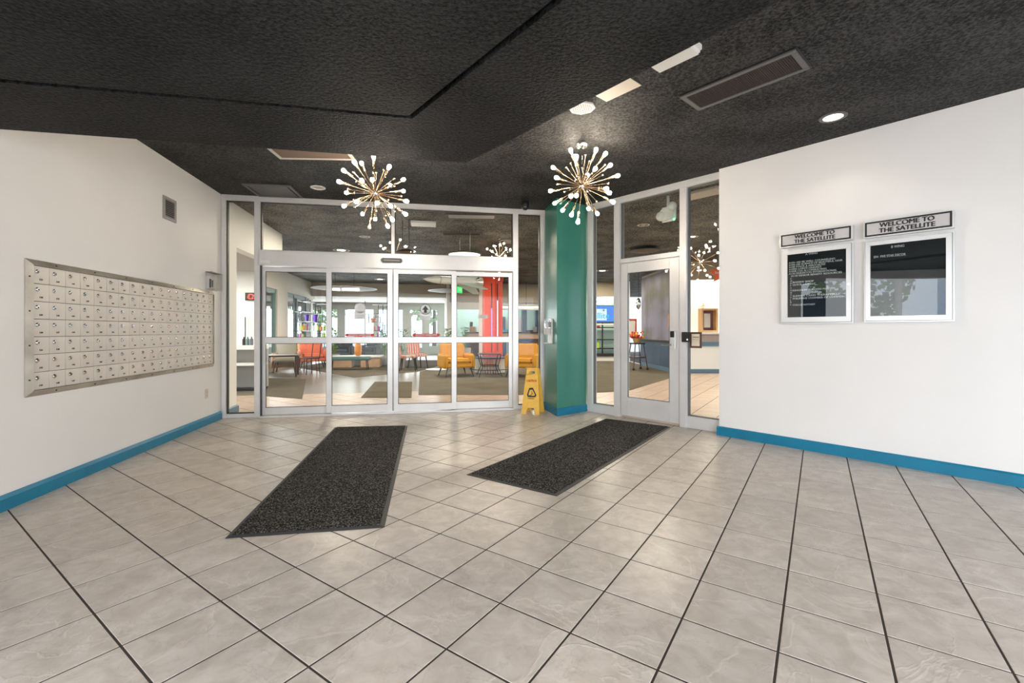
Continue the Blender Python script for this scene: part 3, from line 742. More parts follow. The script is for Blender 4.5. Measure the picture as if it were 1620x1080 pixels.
# ------------------------------------------------------------------ directory boards
def board(uL, uR, hd, cab, blk, label, lines, title):
    x0, x1 = FW.x(uL), FW.x(uR); um = (uL+uR)/2
    h0, h1 = FW.z(uL, hd[1]), FW.z(uL, hd[0]); c0, c1 = FW.z(uL, cab[1]), FW.z(uL, cab[0])
    b0, b1 = FW.z(blk[0], blk[3], -.045), FW.z(blk[0], blk[2], -.045); bx0, bx1 = FW.x(blk[0], -.045), FW.x(blk[1], -.045)
    s = FW.empty('directory_board', label, 'directory board', 0, 0, 0)
    t = .016
    hb = MB().box(x0, x1, -.06, 0, h0, h1).build('header_box', ALU, s, bevel=.003)
    q = MB(); y0, y1 = -.0625, -.0595; bt = .014
    q.box(x0+t*.8, x1-t*.8, y0, y1, h1-t*.6-bt, h1-t*.6); q.box(x0+t*.8, x1-t*.8, y0, y1, h0+t*.6, h0+t*.6+bt)
    q.box(x0+t*.8, x0+t*.8+bt, y0, y1, h0+t*.6+bt, h1-t*.6-bt); q.box(x1-t*.8-bt, x1-t*.8, y0, y1, h0+t*.6+bt, h1-t*.6-bt); q.build('header_border', BLACK, s)
    MB().box(x0+t*.8+bt, x1-t*.8-bt, -.061, -.0595, h0+t*.6+bt, h1-t*.6-bt).build('header_panel', GREYP, s)
    xc, zc = (x0+x1)/2, (h0+h1)/2; H = h1-h0
    text('WELCOME TO', H*.37, TXTB, s, xc, -.063, zc+H*.165, bold=.0028, sx=1.0); text('THE SATELLITE', H*.37, TXTB, s, xc, -.063, zc-H*.165, bold=.0028, sx=1.0)
    # cabinet: carcass, door frame of four bars, letter board, pane, lock
    MB().box(x0, x1, -.035, 0, c0, c1).build('cabinet_body', ALU, s, bevel=.003)
    e_ = .014; y0, y1 = -.052, -.035
    for P in ([(x0+e_, c0+e_), (x1-e_, c0+e_), (bx1, b0), (bx0, b0)], [(x0+e_, c1-e_), (bx0, b1), (bx1, b1), (x1-e_, c1-e_)], [(x0+e_, c0+e_), (bx0, b0), (bx0, b1), (x0+e_, c1-e_)], [(x1-e_, c0+e_), (x1-e_, c1-e_), (bx1, b1), (bx1, b0)]):
        MB().prism(P, y0, y1, 'y').build('door_rail', ALU, s, bevel=.002)
    q = MB(); g = .003
    q.box(x0+e_-g, x0+e_, -.037, -.0345, c0+e_, c1-e_); q.box(x1-e_, x1-e_+g, -.037, -.0345, c0+e_, c1-e_); q.box(x0+e_, x1-e_, -.037, -.0345, c1-e_, c1-e_+g); q.box(x0+e_, x1-e_, -.037, -.0345, c0+e_-g, c0+e_); q.build('door_gap', DARKM, s)
    MB().box(bx0, bx1, -.0365, -.0352, b0, b1).build('letter_panel', LETTERBOARD, s)
    MB().box(bx0, bx1, -.047, -.044, b0, b1).build('pane', BGLASS, s)
    lx = (bx1+x1)/2-.004; lz_ = FW.z(uR, 0)*0+(b0*.47+b1*.53) if False else b0+(b1-b0)*.47
    MB().lathe([(.011, 0), (.011, .006)], n=16, M=Matrix.Translation((lx, -.052, lz_)) @ Matrix.Rotation(PI/2, 4, 'X')).build('cabinet_lock', CHROME, s, smooth=True)
    W, Hh = bx1-bx0, b1-b0
    for (fx, fz, sz, st, sx) in lines:
        text(st, sz, TXTW, s, bx0+fx*W, -.0372, b1-fz*Hh, 'LEFT', bold=.0009, sx=sx)
    return s


def fitx(st, width):
    me = text_mesh(st, .022, TXTW, 'LEFT', .0007); return me


# widths are fitted to the measured line ends (fractions of the panel)
def fitted(rows, W, size=.0245):
    out = []
    for fx, fz, st, fend in rows:
        me = text_mesh(st, size, TXTW, 'LEFT', .0009)
        wd = max(v.co.x for v in me.vertices)
        out.append((fx, fz, size, st, (fend-fx)*W/wd))
    return out


rowsA = [(.32, .018, 'A WING', .53),
         (.02, .13, 'A101-102 BE WELL COUNSELING', .82), (.02, .165, 'A103-105 SCIENCE OF BEAUTIFUL HAIR', .94),
         (.02, .20, 'A108 STACK & ASSOCIATES', .66), (.02, .235, 'A109A LORDS HARVEST', .60),
         (.02, .27, 'A109B CGS AI CONSULTING', .68), (.02, .305, 'A110 PINKERTON INTERNATIONAL', .85),
         (.06, .343, 'A118 SENIOR BENEFIT RESOURCES', .93),
         (.09, .445, 'BARBER SHOP', .465), (.09, .485, 'QUICK LAW,LLC', .495), (.09, .575, 'KINGDOM BUILDERS PANTRY', .82),
         (.09, .665, 'SUMMER CARES THERAPY,PLLC', .905), (.09, .705, 'PHILIPPINE CHAMBER OF COMMERC', .995), (.09, .805, 'CUI,LLC NOTARY', .49)]
WA = FW.x(1338.7, -.045)-FW.x(1245.8, -.045); WB_ = FW.x(1496.6, -.045)-FW.x(1377, -.045)
rA = fitted(rowsA, WA)
for i, ch in enumerate('CODFYOHTYJKL'): rA.append((.045, .385+i*.0375, .023, ch, .9))
board(1236.5, 1351.5, (372.7, 393.8), (396.4, 512), (1245.8, 1338.7, 403.3, 501.9), 'glazed directory board lettered A WING with a full list of tenants', rA, 'A')
rB = fitted([(.29, .045, 'B WING', .47), (.045, .165, 'B94  FIVE STAR DECOR', .49)], WB_, .030)
board(1368, 1511, (353.2, 378.7), (382.4, 509.8), (1377, 1496.6, 388.9, 500), 'glazed directory board lettered B WING with a single tenant line', rB, 'B')

# ------------------------------------------------------------------ entrance mats
def mat_rug(c, label):
    c = [Vector(p) for p in c]; ctr = sum(c, Vector((0, 0)))/4
    s = thing('entrance_mat', label, 'mat', (ctr.x, ctr.y, 0))
    P = [p-ctr for p in c]; I = [p*(1-.035/p.length) for p in P]
    I = []
    for i in range(4):
        a, b, d = P[i-1], P[i], P[(i+1) % 4]; e1 = (a-b).normalized(); e2 = (d-b).normalized(); I.append(b+(e1+e2)*.028)
    q = MB(); n = 4
    q.v = [(p.x, p.y, .0005) for p in P]+[(p.x, p.y, .003) for p in P]+[(p.x, p.y, .009) for p in I]+[(p.x, p.y, .0005) for p in I]
    for r in range(3):
        for i in range(4): q.f.append((r*4+i, r*4+(i+1) % 4, (r+1)*4+(i+1) % 4, (r+1)*4+i))
    q.build('rubber_border', MATE, s)
    # pile: finely divided slab with a little unevenness
    q = MB(); nx, ny = 16, 60
    for j in range(ny+1):
        for i in range(nx+1):
            u, v = i/nx, j/ny; p = (I[0]*(1-u)+I[1]*u)*(1-v)+(I[3]*(1-u)+I[2]*u)*v
            q.v.append((p.x, p.y, .0115+random.uniform(0, .0015)))
    for j in range(ny):
        for i in range(nx): a = j*(nx+1)+i; q.f.append((a, a+1, a+nx+2, a+nx+1))
    k = len(q.v); q.v += [(p.x, p.y, .004) for p in I]
    q.f += [(0, nx, k+1, k), (nx, ny*(nx+1)+nx, k+2, k+1), (ny*(nx+1)+nx, ny*(nx+1), k+3, k+2), (ny*(nx+1), 0, k, k+3)]
    q.build('pile', MAT, s)


mat_rug([F2(356, 852), F2(608, 834.5), F2(645, 673.5), F2(530, 676)], 'long charcoal mat leading to the automatic sliding doors')
mat_rug([F2(738, 751), F2(881, 785), F2(1061, 675.5), F2(958, 662.5)], 'long charcoal mat leading to the single swing door')

# ------------------------------------------------------------------ caution sign
pf_ = fl(839, 655.0); s = thing('caution_sign', 'yellow folding wet floor caution sign standing by the green pillar', 'caution sign', (pf_.x, pf_.y+.0, 0), math.radians(-17))


def sign_panel():
    q = MB()
    H = .655; w0, w1 = .135, .092
    xs = lambda z: w0+(w1-w0)*z/.56
    ty = .012
    # legs, cutout between them, body, shoulders, handle loop
    q.prism([(-w0, 0), (-w0+.062, 0), (-.045, .09), (.0, .09), (.0, .56), (-w1, .56)], 0, ty, 'y')
    q.prism([(w0, 0), (w1, .56), (0, .56), (0, .09), (.045, .09), (w0-.062, 0)], 0, ty, 'y')
    q.prism([(-w1+.008, .56), (-w1+.008, H-.01), (-w1+.018, H), (w1-.018, H), (w1-.008, H-.01), (w1-.008, .56), (.045, .57), (.045, .615), (-.045, .615), (-.045, .57)], 0, ty, 'y')
    q.box(-.06, .06, 0, ty, .555, .572)
    return q


tilt = math.radians(9.5)
fm = sign_panel().mesh('panel', YEL)
front = obj('front_panel', fm, s, Matrix.Rotation(-tilt, 4, 'X'))
Mb = Matrix.Translation((0, .225, 0)) @ Matrix.Rotation(tilt, 4, 'X')
back = obj('rear_panel', fm, s, Matrix.Translation((.02, 0, 0)) @ Mb)
q = MB(); q.tube((-.1, .118, .648), (.1, .118, .648), .006); q.build('hinge_pin', YEL, s)
R_ = Matrix.Rotation(-tilt, 4, 'X')


def on_front(me, x, z, name, y=-.0012, sx=1, sz=1, rot=0):
    return obj(name, me, front, Matrix.Translation((x, y, z)) @ Matrix.Rotation(PI/2, 4, 'X') @ Matrix.Rotation(rot, 4, 'Z') @ Matrix.Diagonal((sx, sz, 1, 1)))


on_front(text_mesh('CAUTION', .036, RED, bold=.0022), 0, .475, 'lettering', sx=.92, sz=1.25)
tr = MB()
tri = [(-.062, .275), (-.032, .372), (.022, .378), (.080, .272), (.06, .24), (-.05, .242)]
inn = [(-.040, .279), (-.022, .345), (.016, .35), (.056, .276), (.045, .262), (-.035, .264)]
for i in range(6):
    j = (i+1) % 6; tr.quad(*[(p[0], -.0012, p[1]) for p in (tri[i], tri[j], inn[j], inn[i])])
o = tr.build('warning_emblem', TXTB, front)
fg = MB(); fg.quad((-.005, -.0014, .272), (.01, -.0014, .30), (.016, -.0014, .295), (.004, -.0014, .268)); fg.quad((.01, -.0014, .30), (.0, -.0014, .325), (.008, -.0014, .328), (.018, -.0014, .302))
fg.quad((.012, -.0014, .31), (.035, -.0014, .285), (.03, -.0014, .28), (.008, -.0014, .304)); fg.quad((-.03, -.0014, .268), (.0, -.0014, .272), (.0, -.0014, .266), (-.03, -.0014, .262))
fg.build('slipping_figure', TXTB, front)
on_front(text_mesh('CUIDADO', .022, TXTB, bold=.0014), 0, .222, 'lettering', sx=.95)

# ------------------------------------------------------------------ sputnik chandeliers
ROD = {}


def rod_mesh(L, ball):
    key = (round(L, 2), ball)
    if key not in ROD:
        q = MB()
        if ball:
            q.lathe([(.0028, .02), (.0028, L)], n=6); me = q.mesh('arm', BRASS, smooth=True)
        else:
            q.lathe([(.0042, .02), (.0042, L-.095)], n=8); q.lathe([(.010, L-.095), (.0105, L-.03), (.012, L-.028), (.012, L-.024)], n=10); me = q.mesh('arm', BRASS, smooth=True)
        ROD[key] = me
    return ROD[key]


bulb_me = MB().lathe([(.008, -.03), (.010, -.020), (.0155, -.006), (.0185, .006), (.0185, .012), (.0145, .022), (.007, .027), (.0005, .0285)], n=14).mesh('bulb', BULB, smooth=True)
bulb_off = MB().lathe([(.008, -.03), (.010, -.020), (.0155, -.006), (.0185, .006), (.0185, .012), (.0145, .022), (.007, .027), (.0005, .0285)], n=14).mesh('bulb', FROST, smooth=True)
ball_me = MB().sphere((0, 0, 0), .0105, 10, 6).mesh('ball', mat('pale_brass', (.85, .68, .5), .2, 1.), smooth=True)


def sputnik(ctr, label, bulbs, balls, cc, scale, dead=None, group=None):
    s = thing('sputnik_chandelier', label, 'chandelier', (ctr.x, ctr.y, CH), 0, group)
    drop = ctr.z-CH
    MB().lathe([(.062, 0), (.064, -.012), (.060, -.03), (.045, -.048), (.015, -.056)], n=28).build('canopy', CHROME, s, smooth=True)
    MB().tube((0, 0, -.05), (0, 0, drop), .0055).build('stem', CHROME, s, smooth=True)
    MB().sphere((0, 0, drop), .032, 18, 10).build('hub', CHROME, s, smooth=True)
    view = Vector((ctr.x, ctr.y, ctr.z-EYE)).normalized(); rt = view.cross(Vector((0, 0, 1))).normalized(); up = rt.cross(view)
    for kind, lst in ((0, bulbs), (1, balls)):
        for i, p in enumerate(lst):
            dx, dy = (p[0]-cc[0])*scale, (cc[1]-p[1])*scale
            r = math.hypot(dx, dy); R = (.355 if kind == 0 else .262)
            if kind == 1: R = max(R, r*1.02)
            if r > R*.985: dx, dy = dx*R*.985/r, dy*R*.985/r; r = R*.985
            w_ = math.sqrt(R*R-r*r)*(1 if (i*7+kind*3) % 5 < 3 else -1)
            if kind == 0 and len(p) > 2: w_ = abs(w_)*p[2]
            d = (rt*dx+up*dy+view*w_).normalized()
            M = Matrix.Translation((0, 0, drop)) @ d.to_track_quat('Z', 'Y').to_matrix().to_4x4()
            arm = obj('arm', rod_mesh(R, kind == 1), s, M)
            if kind == 0: obj('bulb', bulb_off if dead == i else bulb_me, arm, Matrix.Translation((0, 0, R)))
            else: obj('ball', ball_me, arm, Matrix.Translation((0, 0, R)))
    return s


b1 = [(512, 155), (383, 232), (322, 250), (198, 333), (672, 262), (843, 365), (500, 413, -1), (397, 430), (697, 437), (163, 458), (848, 492), (215, 565), (860, 600), (345, 645, -1), (550, 640, -1), (687, 663, -1), (192, 712), (858, 742), (388, 790), (710, 807), (530, 838), (670, 903), (468, 910)]
s1 = [(298, 340), (322, 428), (505, 317), (538, 330), (625, 280), (730, 370), (745, 445), (712, 458), (662, 470), (233, 525), (815, 550), (683, 610), (290, 640), (745, 663), (755, 730), (318, 710), (545, 745), (652, 783), (662, 740), (350, 455), (420, 315), (638, 345)]
b2 = [(427, 268), (467, 330), (490, 360), (693, 273), (780, 335), (240, 433), (840, 440), (295, 545), (915, 550), (672, 483, -1), (605, 520), (203, 670), (783, 672), (812, 713, -1), (437, 725), (490, 722, -1), (247, 803), (858, 805), (332, 882), (440, 910), (617, 880), (712, 933), (503, 990)]
s2 = [(580, 332), (423, 400), (377, 437), (617, 397), (487, 528), (780, 440), (765, 533), (280, 602), (812, 625), (353, 687), (320, 800), (638, 688), (707, 805), (598, 690), (472, 570), (720, 668), (650, 888)]
d1, d2 = 4.5, 4.42
c1 = dz(d1, 520+530*.13889, 230+545*.13889); c2 = dz(d2, 840+545*.14815, 200+635*.14815)
sputnik(c1, 'lit sputnik chandelier in front of the sliding doors with one dark bulb', b1, s1, (530, 545), .13889*d1/FPX, dead=22)
sputnik(c2, 'lit sputnik chandelier hanging beside the green pillar', b2, s2, (545, 635), .14815*d2/FPX)

# ------------------------------------------------------------------ ceiling fittings of the foyer
def ceil_frame(a, b):
    """thing frame with x along a->b on the ceiling"""
    d = (Vector(b)-Vector(a)); return math.atan2(d.y, d.x)


def cpt(u, v, z=CH): return fl(u, v, z)


def slot_vent(a, b, w_, label, side, meshm=GRILL, fm_=VENTF):
    """a,b: the two ends of one long edge; side: +1/-1 side on which the vent extends"""
    L = (b-a).length; rz = math.atan2(b.y-a.y, b.x-a.x); c = (a+b)/2+Vector((-math.sin(rz), math.cos(rz), 0))*side*w_/2
    s = thing('ceiling_vent', label, 'vent', (c.x, c.y, CH), rz)
    hl, hw = L/2, w_/2; f_ = .035
    q = MB(); q.box(-hl, hl, -hw, -hw+f_, -.014, 0); q.box(-hl, hl, hw-f_, hw, -.014, 0); q.box(-hl, -hl+f_, -hw+f_, hw-f_, -.014, 0); q.box(hl-f_, hl, -hw+f_, hw-f_, -.014, 0)
    q.build('vent_frame', fm_, s, bevel=.002)
    q = MB(); q.box(-hl-.012, hl+.012, -hw-.012, hw+.012, -.004, 0); q.build('vent_gap', BLACK, s)
    n = int((2*hl-2*f_)/.014); q = MB()
    q.box(-hl+f_, hl-f_, -hw+f_, hw-f_, -.006, -.003)
    for i in range(n): x = -hl+f_+.014*(i+.5); q.box(x-.0028, x+.0028, -hw+f_, hw-f_, -.010, -.005)
    q.build('grille', meshm, s)
    return s


slot_vent(cpt(1075, 152), cpt(1258, 76), .32, 'long black slot vent in the ceiling above the directory wall', 1)
slot_vent(cpt(443, 250), cpt(563, 252.0), .32, 'long slot vent cut off by the soffit, near the chandelier by the sliding doors', -1, mat('tan_brown_mesh', (.16, .115, .085), .6), mat('pale_vent_frame', (.5, .47, .43), .5))
# hatch
a, b = cpt(385, 289), cpt(455, 292); rz = math.atan2(b.y-a.y, b.x-a.x)
s = thing('ceiling_hatch', 'square dark grey access hatch in the ceiling near the mailbox wall corner', 'hatch', ((a+b)/2+Vector((-math.sin(rz), math.cos(rz), 0))*.26)[:2]+(CH,) if False else tuple(((a+b)/2+Vector((-math.sin(rz), math.cos(rz), 0))*.27)), rz)
s.location.z = CH
q = MB(); hl = .29; q.box(-hl, hl, -.26, -.225, -.02, 0); q.box(-hl, hl, .225, .26, -.02, 0); q.box(-hl, -hl+.035, -.225, .225, -.02, 0); q.box(hl-.035, hl, -.225, .225, -.02, 0); q.build('hatch_frame', VENTF, s, bevel=.003)
MB().box(-.235, .235, -.205, .205, -.016, -.001).build('hatch_panel', mat('dark_grey_panel', (.075, .073, .07), .5), s, bevel=.002)


def downlight(p, label, lit=True, r=.075, colr=None, group=None):
    s = thing('ceiling_light', label, 'downlight', (p.x, p.y, CH), 0, group)
    q = MB()
    q.lathe([(r+.028, 0), (r+.028, -.006), (r+.018, -.010), (r, -.008), (r*.97, -.002), (r*.97, 0)], n=28, cap=False); q.build('trim_ring', colr or CASE, s, smooth=True)
    MB().lathe([(r*.97, -.002), (r*.5, -.0045), (.001, -.005)], n=28, cap=False).build('lamp_lens', LAMP if lit else mat('unlit_lens', (.55, .5, .45), .3), s)
    return s


LAMP = emis('downlight_lens', (1, .90, .76), 9.)
downlight(cpt(1318, 185), 'round recessed ceiling light over the directory boards', colr=VENTF)
downlight(cpt(503, 296.5), 'small unlit recessed ceiling light between the hatch and the chandelier', lit=False, r=.065)
l = bpy.data.lights.new('downlight_beam', 'SPOT'); l.energy = 8; l.spot_size = 2.2; l.spot_blend = .5; l.shadow_soft_size = .06; l.color = (1, .9, .78)
o = bpy.data.objects.new('downlight_beam', l); C.objects.link(o); o.location = tuple(cpt(1318, 185))[:2]+(CH-.02,)
# warm light of the chandeliers' bulbs comes from the bulbs themselves
# emergency light, plate and speaker near the soffit edge
dw = Vector((.663, -.749, 0)); nw = Vector((.749, .663, 0))
rzw = math.atan2(dw.y, dw.x)
a, b = cpt(1042, 121, CH-.075), cpt(1113, 84, CH-.075); c = (a+b)/2-nw*.075
s = thing('emergency_light', 'white rounded emergency light on the ceiling beside the soffit edge', 'emergency light', (c.x, c.y, CH), rzw)
MB().box(-.16, .16, -.075, .075, -.075, 0).build('light_housing', CASE, s, bevel=.022, seg=3)
MB().lathe([(.006, 0), (.006, .004)], n=8, M=Matrix.Translation((.12, .076, -.03)) @ Matrix.Rotation(-PI/2, 4, 'X')).build('indicator', emis('red_led', (1, .05, .03), 3), s)
a, b = cpt(962, 160), cpt(1012, 134); c = (a+b)/2-nw*.16
s = thing('ceiling_access_plate', 'beige square access plate in the ceiling behind the soffit edge', 'access plate', (c.x, c.y, CH), rzw)
MB().box(-.16, .16, -.16, .16, -.006, 0).build('plate', BEIGE, s); MB().box(-.168, .168, -.168, .168, -.003, 0).build('plate_gap', BLACK, s)
p = cpt(921, 170); s = thing('ceiling_speaker', 'pale octagonal perforated ceiling speaker near the chandelier canopy', 'speaker', (p.x, p.y, CH), rzw)
MB().lathe([(.11, 0), (.11, -.008), (.10, -.012)], n=8).build('speaker_plate', mat('pale_grey_metal', (.55, .57, .58), .4), s)
q = MB()
for rr, n in ((.02, 6), (.038, 12), (.056, 18), (.074, 24)):
    for i in range(n):
        a = 2*PI*i/n; q.lathe([(.0042, 0), (.0042, .001)], n=6, M=Matrix.Translation((rr*math.cos(a), rr*math.sin(a), -.0135)))
q.build('speaker_hole', BLACK, s)

# ------------------------------------------------------------------ glazed entrance behind the camera
f0, f1 = Vector(FL.at(-1.25)[:2]), Vector(FW.at(8.55)[:2])
FF = Frame(f1.x, f1.y, f0.x-f1.x, f0.y-f1.y); LF = (f0-f1).length
q = MB(); q.box(-.3, LF+.2, 0, .14, 2.38, CH+.05); q.box(-.3, .1, 0, .14, 0, 2.38)
struct(place(q, 'wall_front', WALL, FF))
q = MB(); n = 8
for i in range(n+1): x = .1+(LF-.1)*i/n; q.box(x-.03, x+.03, .02, .12, 0, 2.38)
q.box(.1, LF, .02, .12, 0, .09); q.box(.1, LF, .02, .12, 2.3, 2.38); q.box(.1, LF, .02, .12, 1.96, 2.02)
struct(place(q, 'trim_9', FRAME, FF), 'white frames of the entrance glazing')
FS = Frame(FL.at(-1.25)[0], FL.at(-1.25)[1], FL.e.x, FL.e.y); LS = 2.87
q = MB(); q.box(0, LS, 0, .14, 2.38, CH+.05); struct(place(q, 'wall_side', WALL, FS))
q = MB()
for x in (.0, .95, 1.75, LS-.04): q.box(x, x+.08, .02, .12, 0, 2.38)
q.box(0, LS, .02, .12, 2.3, 2.38); q.box(0, LS, .02, .12, 0, .08)
struct(place(q, 'trim_10', FRAME, FS), 'white frames of the side entrance glazing')
q = MB(); q.box(1.83, 2.78, .05, .09, .08, 2.0); struct(place(q, 'door_1', NAVY, FS), 'dark blue outer door')
struct(MB().prism([(-60, -60), (60, -60), (60, 80), (-60, 80)], -.4, -.13).build('ground', OUTG), 'pale asphalt outside')


def tree(x, y, h, label, seed=1):
    rnd = random.Random(seed); s = thing('tree', label, 'tree', (x, y, -.13), 0, 'trees outside')
    MB().lathe([(.16, 0), (.10, h*.45), (.04, h*.8)], n=8).build('trunk', BARK, s, smooth=True)
    q = MB()
    for i in range(900):
        u = Vector((rnd.gauss(0, 1), rnd.gauss(0, 1), rnd.gauss(0, 1))).normalized()*rnd.uniform(.5, 1)**.5
        c = Vector((u.x*h*.33, u.y*h*.33, h*.62+u.z*h*.36)); a = Vector((rnd.uniform(-1, 1), rnd.uniform(-1, 1), rnd.uniform(-1, 1))).normalized()*.16; b = a.cross(Vector((rnd.uniform(-1, 1), rnd.uniform(-1, 1), .3))).normalized()*.12
        q.quad(c-a, c+b, c+a, c-b)
    q.build('crown', LEAFT, s)


tree(-13, -5.5, 5.5, 'pale green tree outside the entrance, mirrored in the B WING board', 3)
tree(-17, -1.5, 6.5, 'taller pale tree outside the entrance, furthest from the foyer', 4)
tree(-5.2, 30, 6.0, 'pale tree outside the far lobby windows behind the arrow decal', 5)
tree(-12.5, 29, 6.5, 'pale tree outside the far windows behind the shelf divider', 6)


def car(x, y, rz, m, label):
    s = thing('parked_car', label, 'car', (x, y, -.13), rz)
    MB().prism([(-2.2, .35), (2.2, .35), (2.2, .8), (1.3, .95), (.7, 1.42), (-1.2, 1.42), (-1.9, .95), (-2.2, .9)], -.85, .85, 'y').build('body', m, s, bevel=.06)
    MB().prism([(1.15, .97), (.68, 1.36), (-1.15, 1.36), (-1.7, .97)], -.86, .86, 'y').build('windows', BLACK, s)
    for wx in (-1.4, 1.4):
        for wy in (-.87, .7): MB().lathe([(.32, 0), (.32, .17)], n=20, M=Matrix.Translation((wx, wy, .32)) @ Matrix.Rotation(-PI/2, 4, 'X')).build('wheel', BLACK, s)


car(-11, -5.2, 1.4, mat('blue_car_paint', (.05, .12, .25), .2), 'blue parked car outside the entrance'); car(-11.5, -.4, 1.4, WHITE, 'white parked car outside the entrance')

# ------------------------------------------------------------------ lobby shell
# local frame of the sliding storefront: x along it, y into the lobby
def LB(x, y, z=0): return FB.at(x, y, z)


HZ = 2.42
q = MB(); q.box(-.17, -.01, -.0, .52, 0, CH); q.box(-.17, -.01, .52, 2.6, HZ, CH)
struct(place(q, 'wall_lobby_return', WHITE, FB))
q = MB().prism([(-.01, 0), (.012, 0), (.012, .09), (-.01, .105)], .0, .54, 'y'); q.box(-.19, .012, .52, .545, 0, .09); struct(place(q, 'baseboard_lobby', BLUEG, FB))
# salon side room: low ceiling, counter, mirror wall
q = MB(); q.box(-4.6, -.17, .1, 3.4, HZ, HZ+.06); struct(place(q, 'ceiling_salon', mat('salon_ceiling', (.45, .44, .42), .6), FB))
q = MB(); q.box(-4.6, -.17, -.02, .10, 0, CH); q.box(-4.7, -.66, 3.4, 3.5, 0, HZ); struct(place(q, 'wall_salon', WHITE, FB))
# side wall of the lobby with windows
def seg(t0, t1): return (t0, t1)
q = MB()
q.box(-1.86, -1.7, 2.6, 12.2, HZ, CH)
for t0, t1 in ((2.9, 3.5), (7.75, 8.75), (11.0, 11.9)): q.box(-1.86, -1.7, t0, t1, 0, HZ)
q.box(-1.86, -1.7, 3.5, 11.0, 0, .25)
struct(place(q, 'wall_lobby_side', LWALL, FB))
q = MB()
for t0 in (3.5, 5.0, 6.4, 7.69, 8.75, 9.9, 10.94): q.box(-1.84, -1.74, t0, t0+.06, .25, HZ)
q.box(-1.84, -1.74, 3.5, 11.0, 2.3, HZ)
struct(place(q, 'window_frame_side', mat('teal_grey_frame', (.25, .36, .36), .4), FB))
struct(place(MB().box(-1.80, -1.795, 3.5, 11, .25, 2.3), 'window_8', GLASS, FB))
# far bulkhead, lower ceiling behind it and the far window wall
tB = 11.66
q = MB(); q.box(-4.5, 3.7, tB, tB+.15, 2.52, CH); struct(place(q, 'wall_bulkhead', TAN, FB))
q = MB(); q.box(-5.5, 3.6, tB+.15, 16.6, 2.52, 2.6); struct(place(q, 'ceiling_far_bay', mat('warm_grey_bay_ceiling', (.42, .385, .33), .6), FB))
q = MB(); q.box(3.55, 9.0, tB-.9, tB-.75, 2.30, CH); q.box(3.55, 3.7, tB-.9, tB+.2, 2.30, CH); struct(place(q, 'wall_bulkhead_reception', TAN, FB))
tF = 16.3
q = MB()
wins = [(-5.2, -3.5), (-3.3, -1.6), (-1.35, .1), (.25, 1.5), (1.75, 2.55), (2.72, 3.2)]
xs = -5.5
for (a, b) in wins: q.box(xs, a, tF, tF+.15, 0, 2.52); q.box(a, b, tF, tF+.15, 2.28, 2.52); q.box(a, b, tF, tF+.15, 0, (.05 if a > 1.6 and b < 2.6 else .35)); xs = b
q.box(xs, 4.3, tF, tF+.15, 0, 2.52)
struct(place(q, 'wall_far', LWALL, FB))
for i, (a, b) in enumerate(wins):
    q = MB(); t = .05; z0 = (.05 if a > 1.6 and b < 2.6 else .35)
    q.box(a, a+t, tF, tF+.1, z0, 2.28); q.box(b-t, b, tF, tF+.1, z0, 2.28); q.box(a+t, b-t, tF, tF+.1, 2.22, 2.28); q.box(a+t, b-t, tF, tF+.1, z0, z0+t)
    if z0 < .1: q.box(a+t, b-t, tF, tF+.1, 1.98, 2.08); q.box(a+t, b-t, tF, tF+.1, .05, .32); q.box(a+t, a+t+.08, tF, tF+.1, .3, 2.0); q.box(b-t-.1, b-t, tF, tF+.1, .3, 2.0)
    struct(place(q, 'window_frame_%d' % (i+1), LWALL, FB))
    struct(place(MB().box(a+t, b-t, tF+.04, tF+.046, z0, 2.25), 'window_%d' % (9+i), GLASS, FB))
# reception: mint back wall, navy posts, doorway
q = MB(); q.box(3.6, 9.0, 13.6, 13.75, 0, CH); struct(place(q, 'wall_reception', MINT, FB))
q = MB(); q.box(3.45, 3.6, tB-.75, 13.75, 0, CH); struct(place(q, 'wall_reception_end', LWALL, FB))
q = MB(); q.box(3.7, 9.0, tB-.72, tB-.6, 2.02, 2.30); struct(place(q, 'trim_11', WHITE, FB), 'white lower band over the reception opening')


def px_box(F, u0, u1, v0, v1, y0, y1, name, m, parent=None, **k):
    a, b = F.x(u0, y0), F.x(u1, y0); z0, z1 = F.z((u0+u1)/2, v1, y0), F.z((u0+u1)/2, v0, y0)
    return place(MB().box(a, b, y0, y1, z0, z1), name, m, F, **k)


for u0, u1 in ((826, 833.5), (848, 856)):
    struct(px_box(FB, u0, u1, 485, 528, 11.4, 11.6, 'wall_reception_post', mat('navy_post', (.035, .07, .12), .5)))
struct(px_box(FB, 794, 799.5, 501, 523, 13.4, 13.59, 'door_2', mat('dark_slate_door', (.05, .07, .10), .5)))
struct(px_box(FB, 819.5, 826, 502, 526, 13.4, 13.59, 'door_3', mat('pale_pink_door', (.7, .55, .5), .5)))
# reception desk
s = FB.empty('reception_desk', 'long reception desk with navy panelled front and oak band behind the armchairs', 'desk', 0, 0, 0)
dy = 11.0
x0, x1 = FB.x(738, dy), FB.x(871, dy); 
MB().box(x0, x1, dy, dy+.6, .10, .86).build('front_panel', NAVY, s)
MB().box(x0-.02, x1, dy-.04, dy+.62, .86, 1.08).build('oak_band', OAK, s)
MB().box(x0-.05, x1, dy-.10, dy+.7, 1.08, 1.13).build('counter_top', mat('dark_stone', (.03, .02, .02), .25), s)
MB().box(x0, x1, dy+.05, dy+.5, 0, .10).build('plinth', BLACK, s)
for u in (742, 750, 801, 806, 840, 850):
    a = FB.x(u, dy); MB().box(a, a+.55 if u in (742, 840) else a+.28, dy-.02, dy, .14, .82).build('door_panel', WALNUT if u in (742, 750, 806, 840, 850) else mat('pale_blue_panel', (.25, .38, .5)), s)
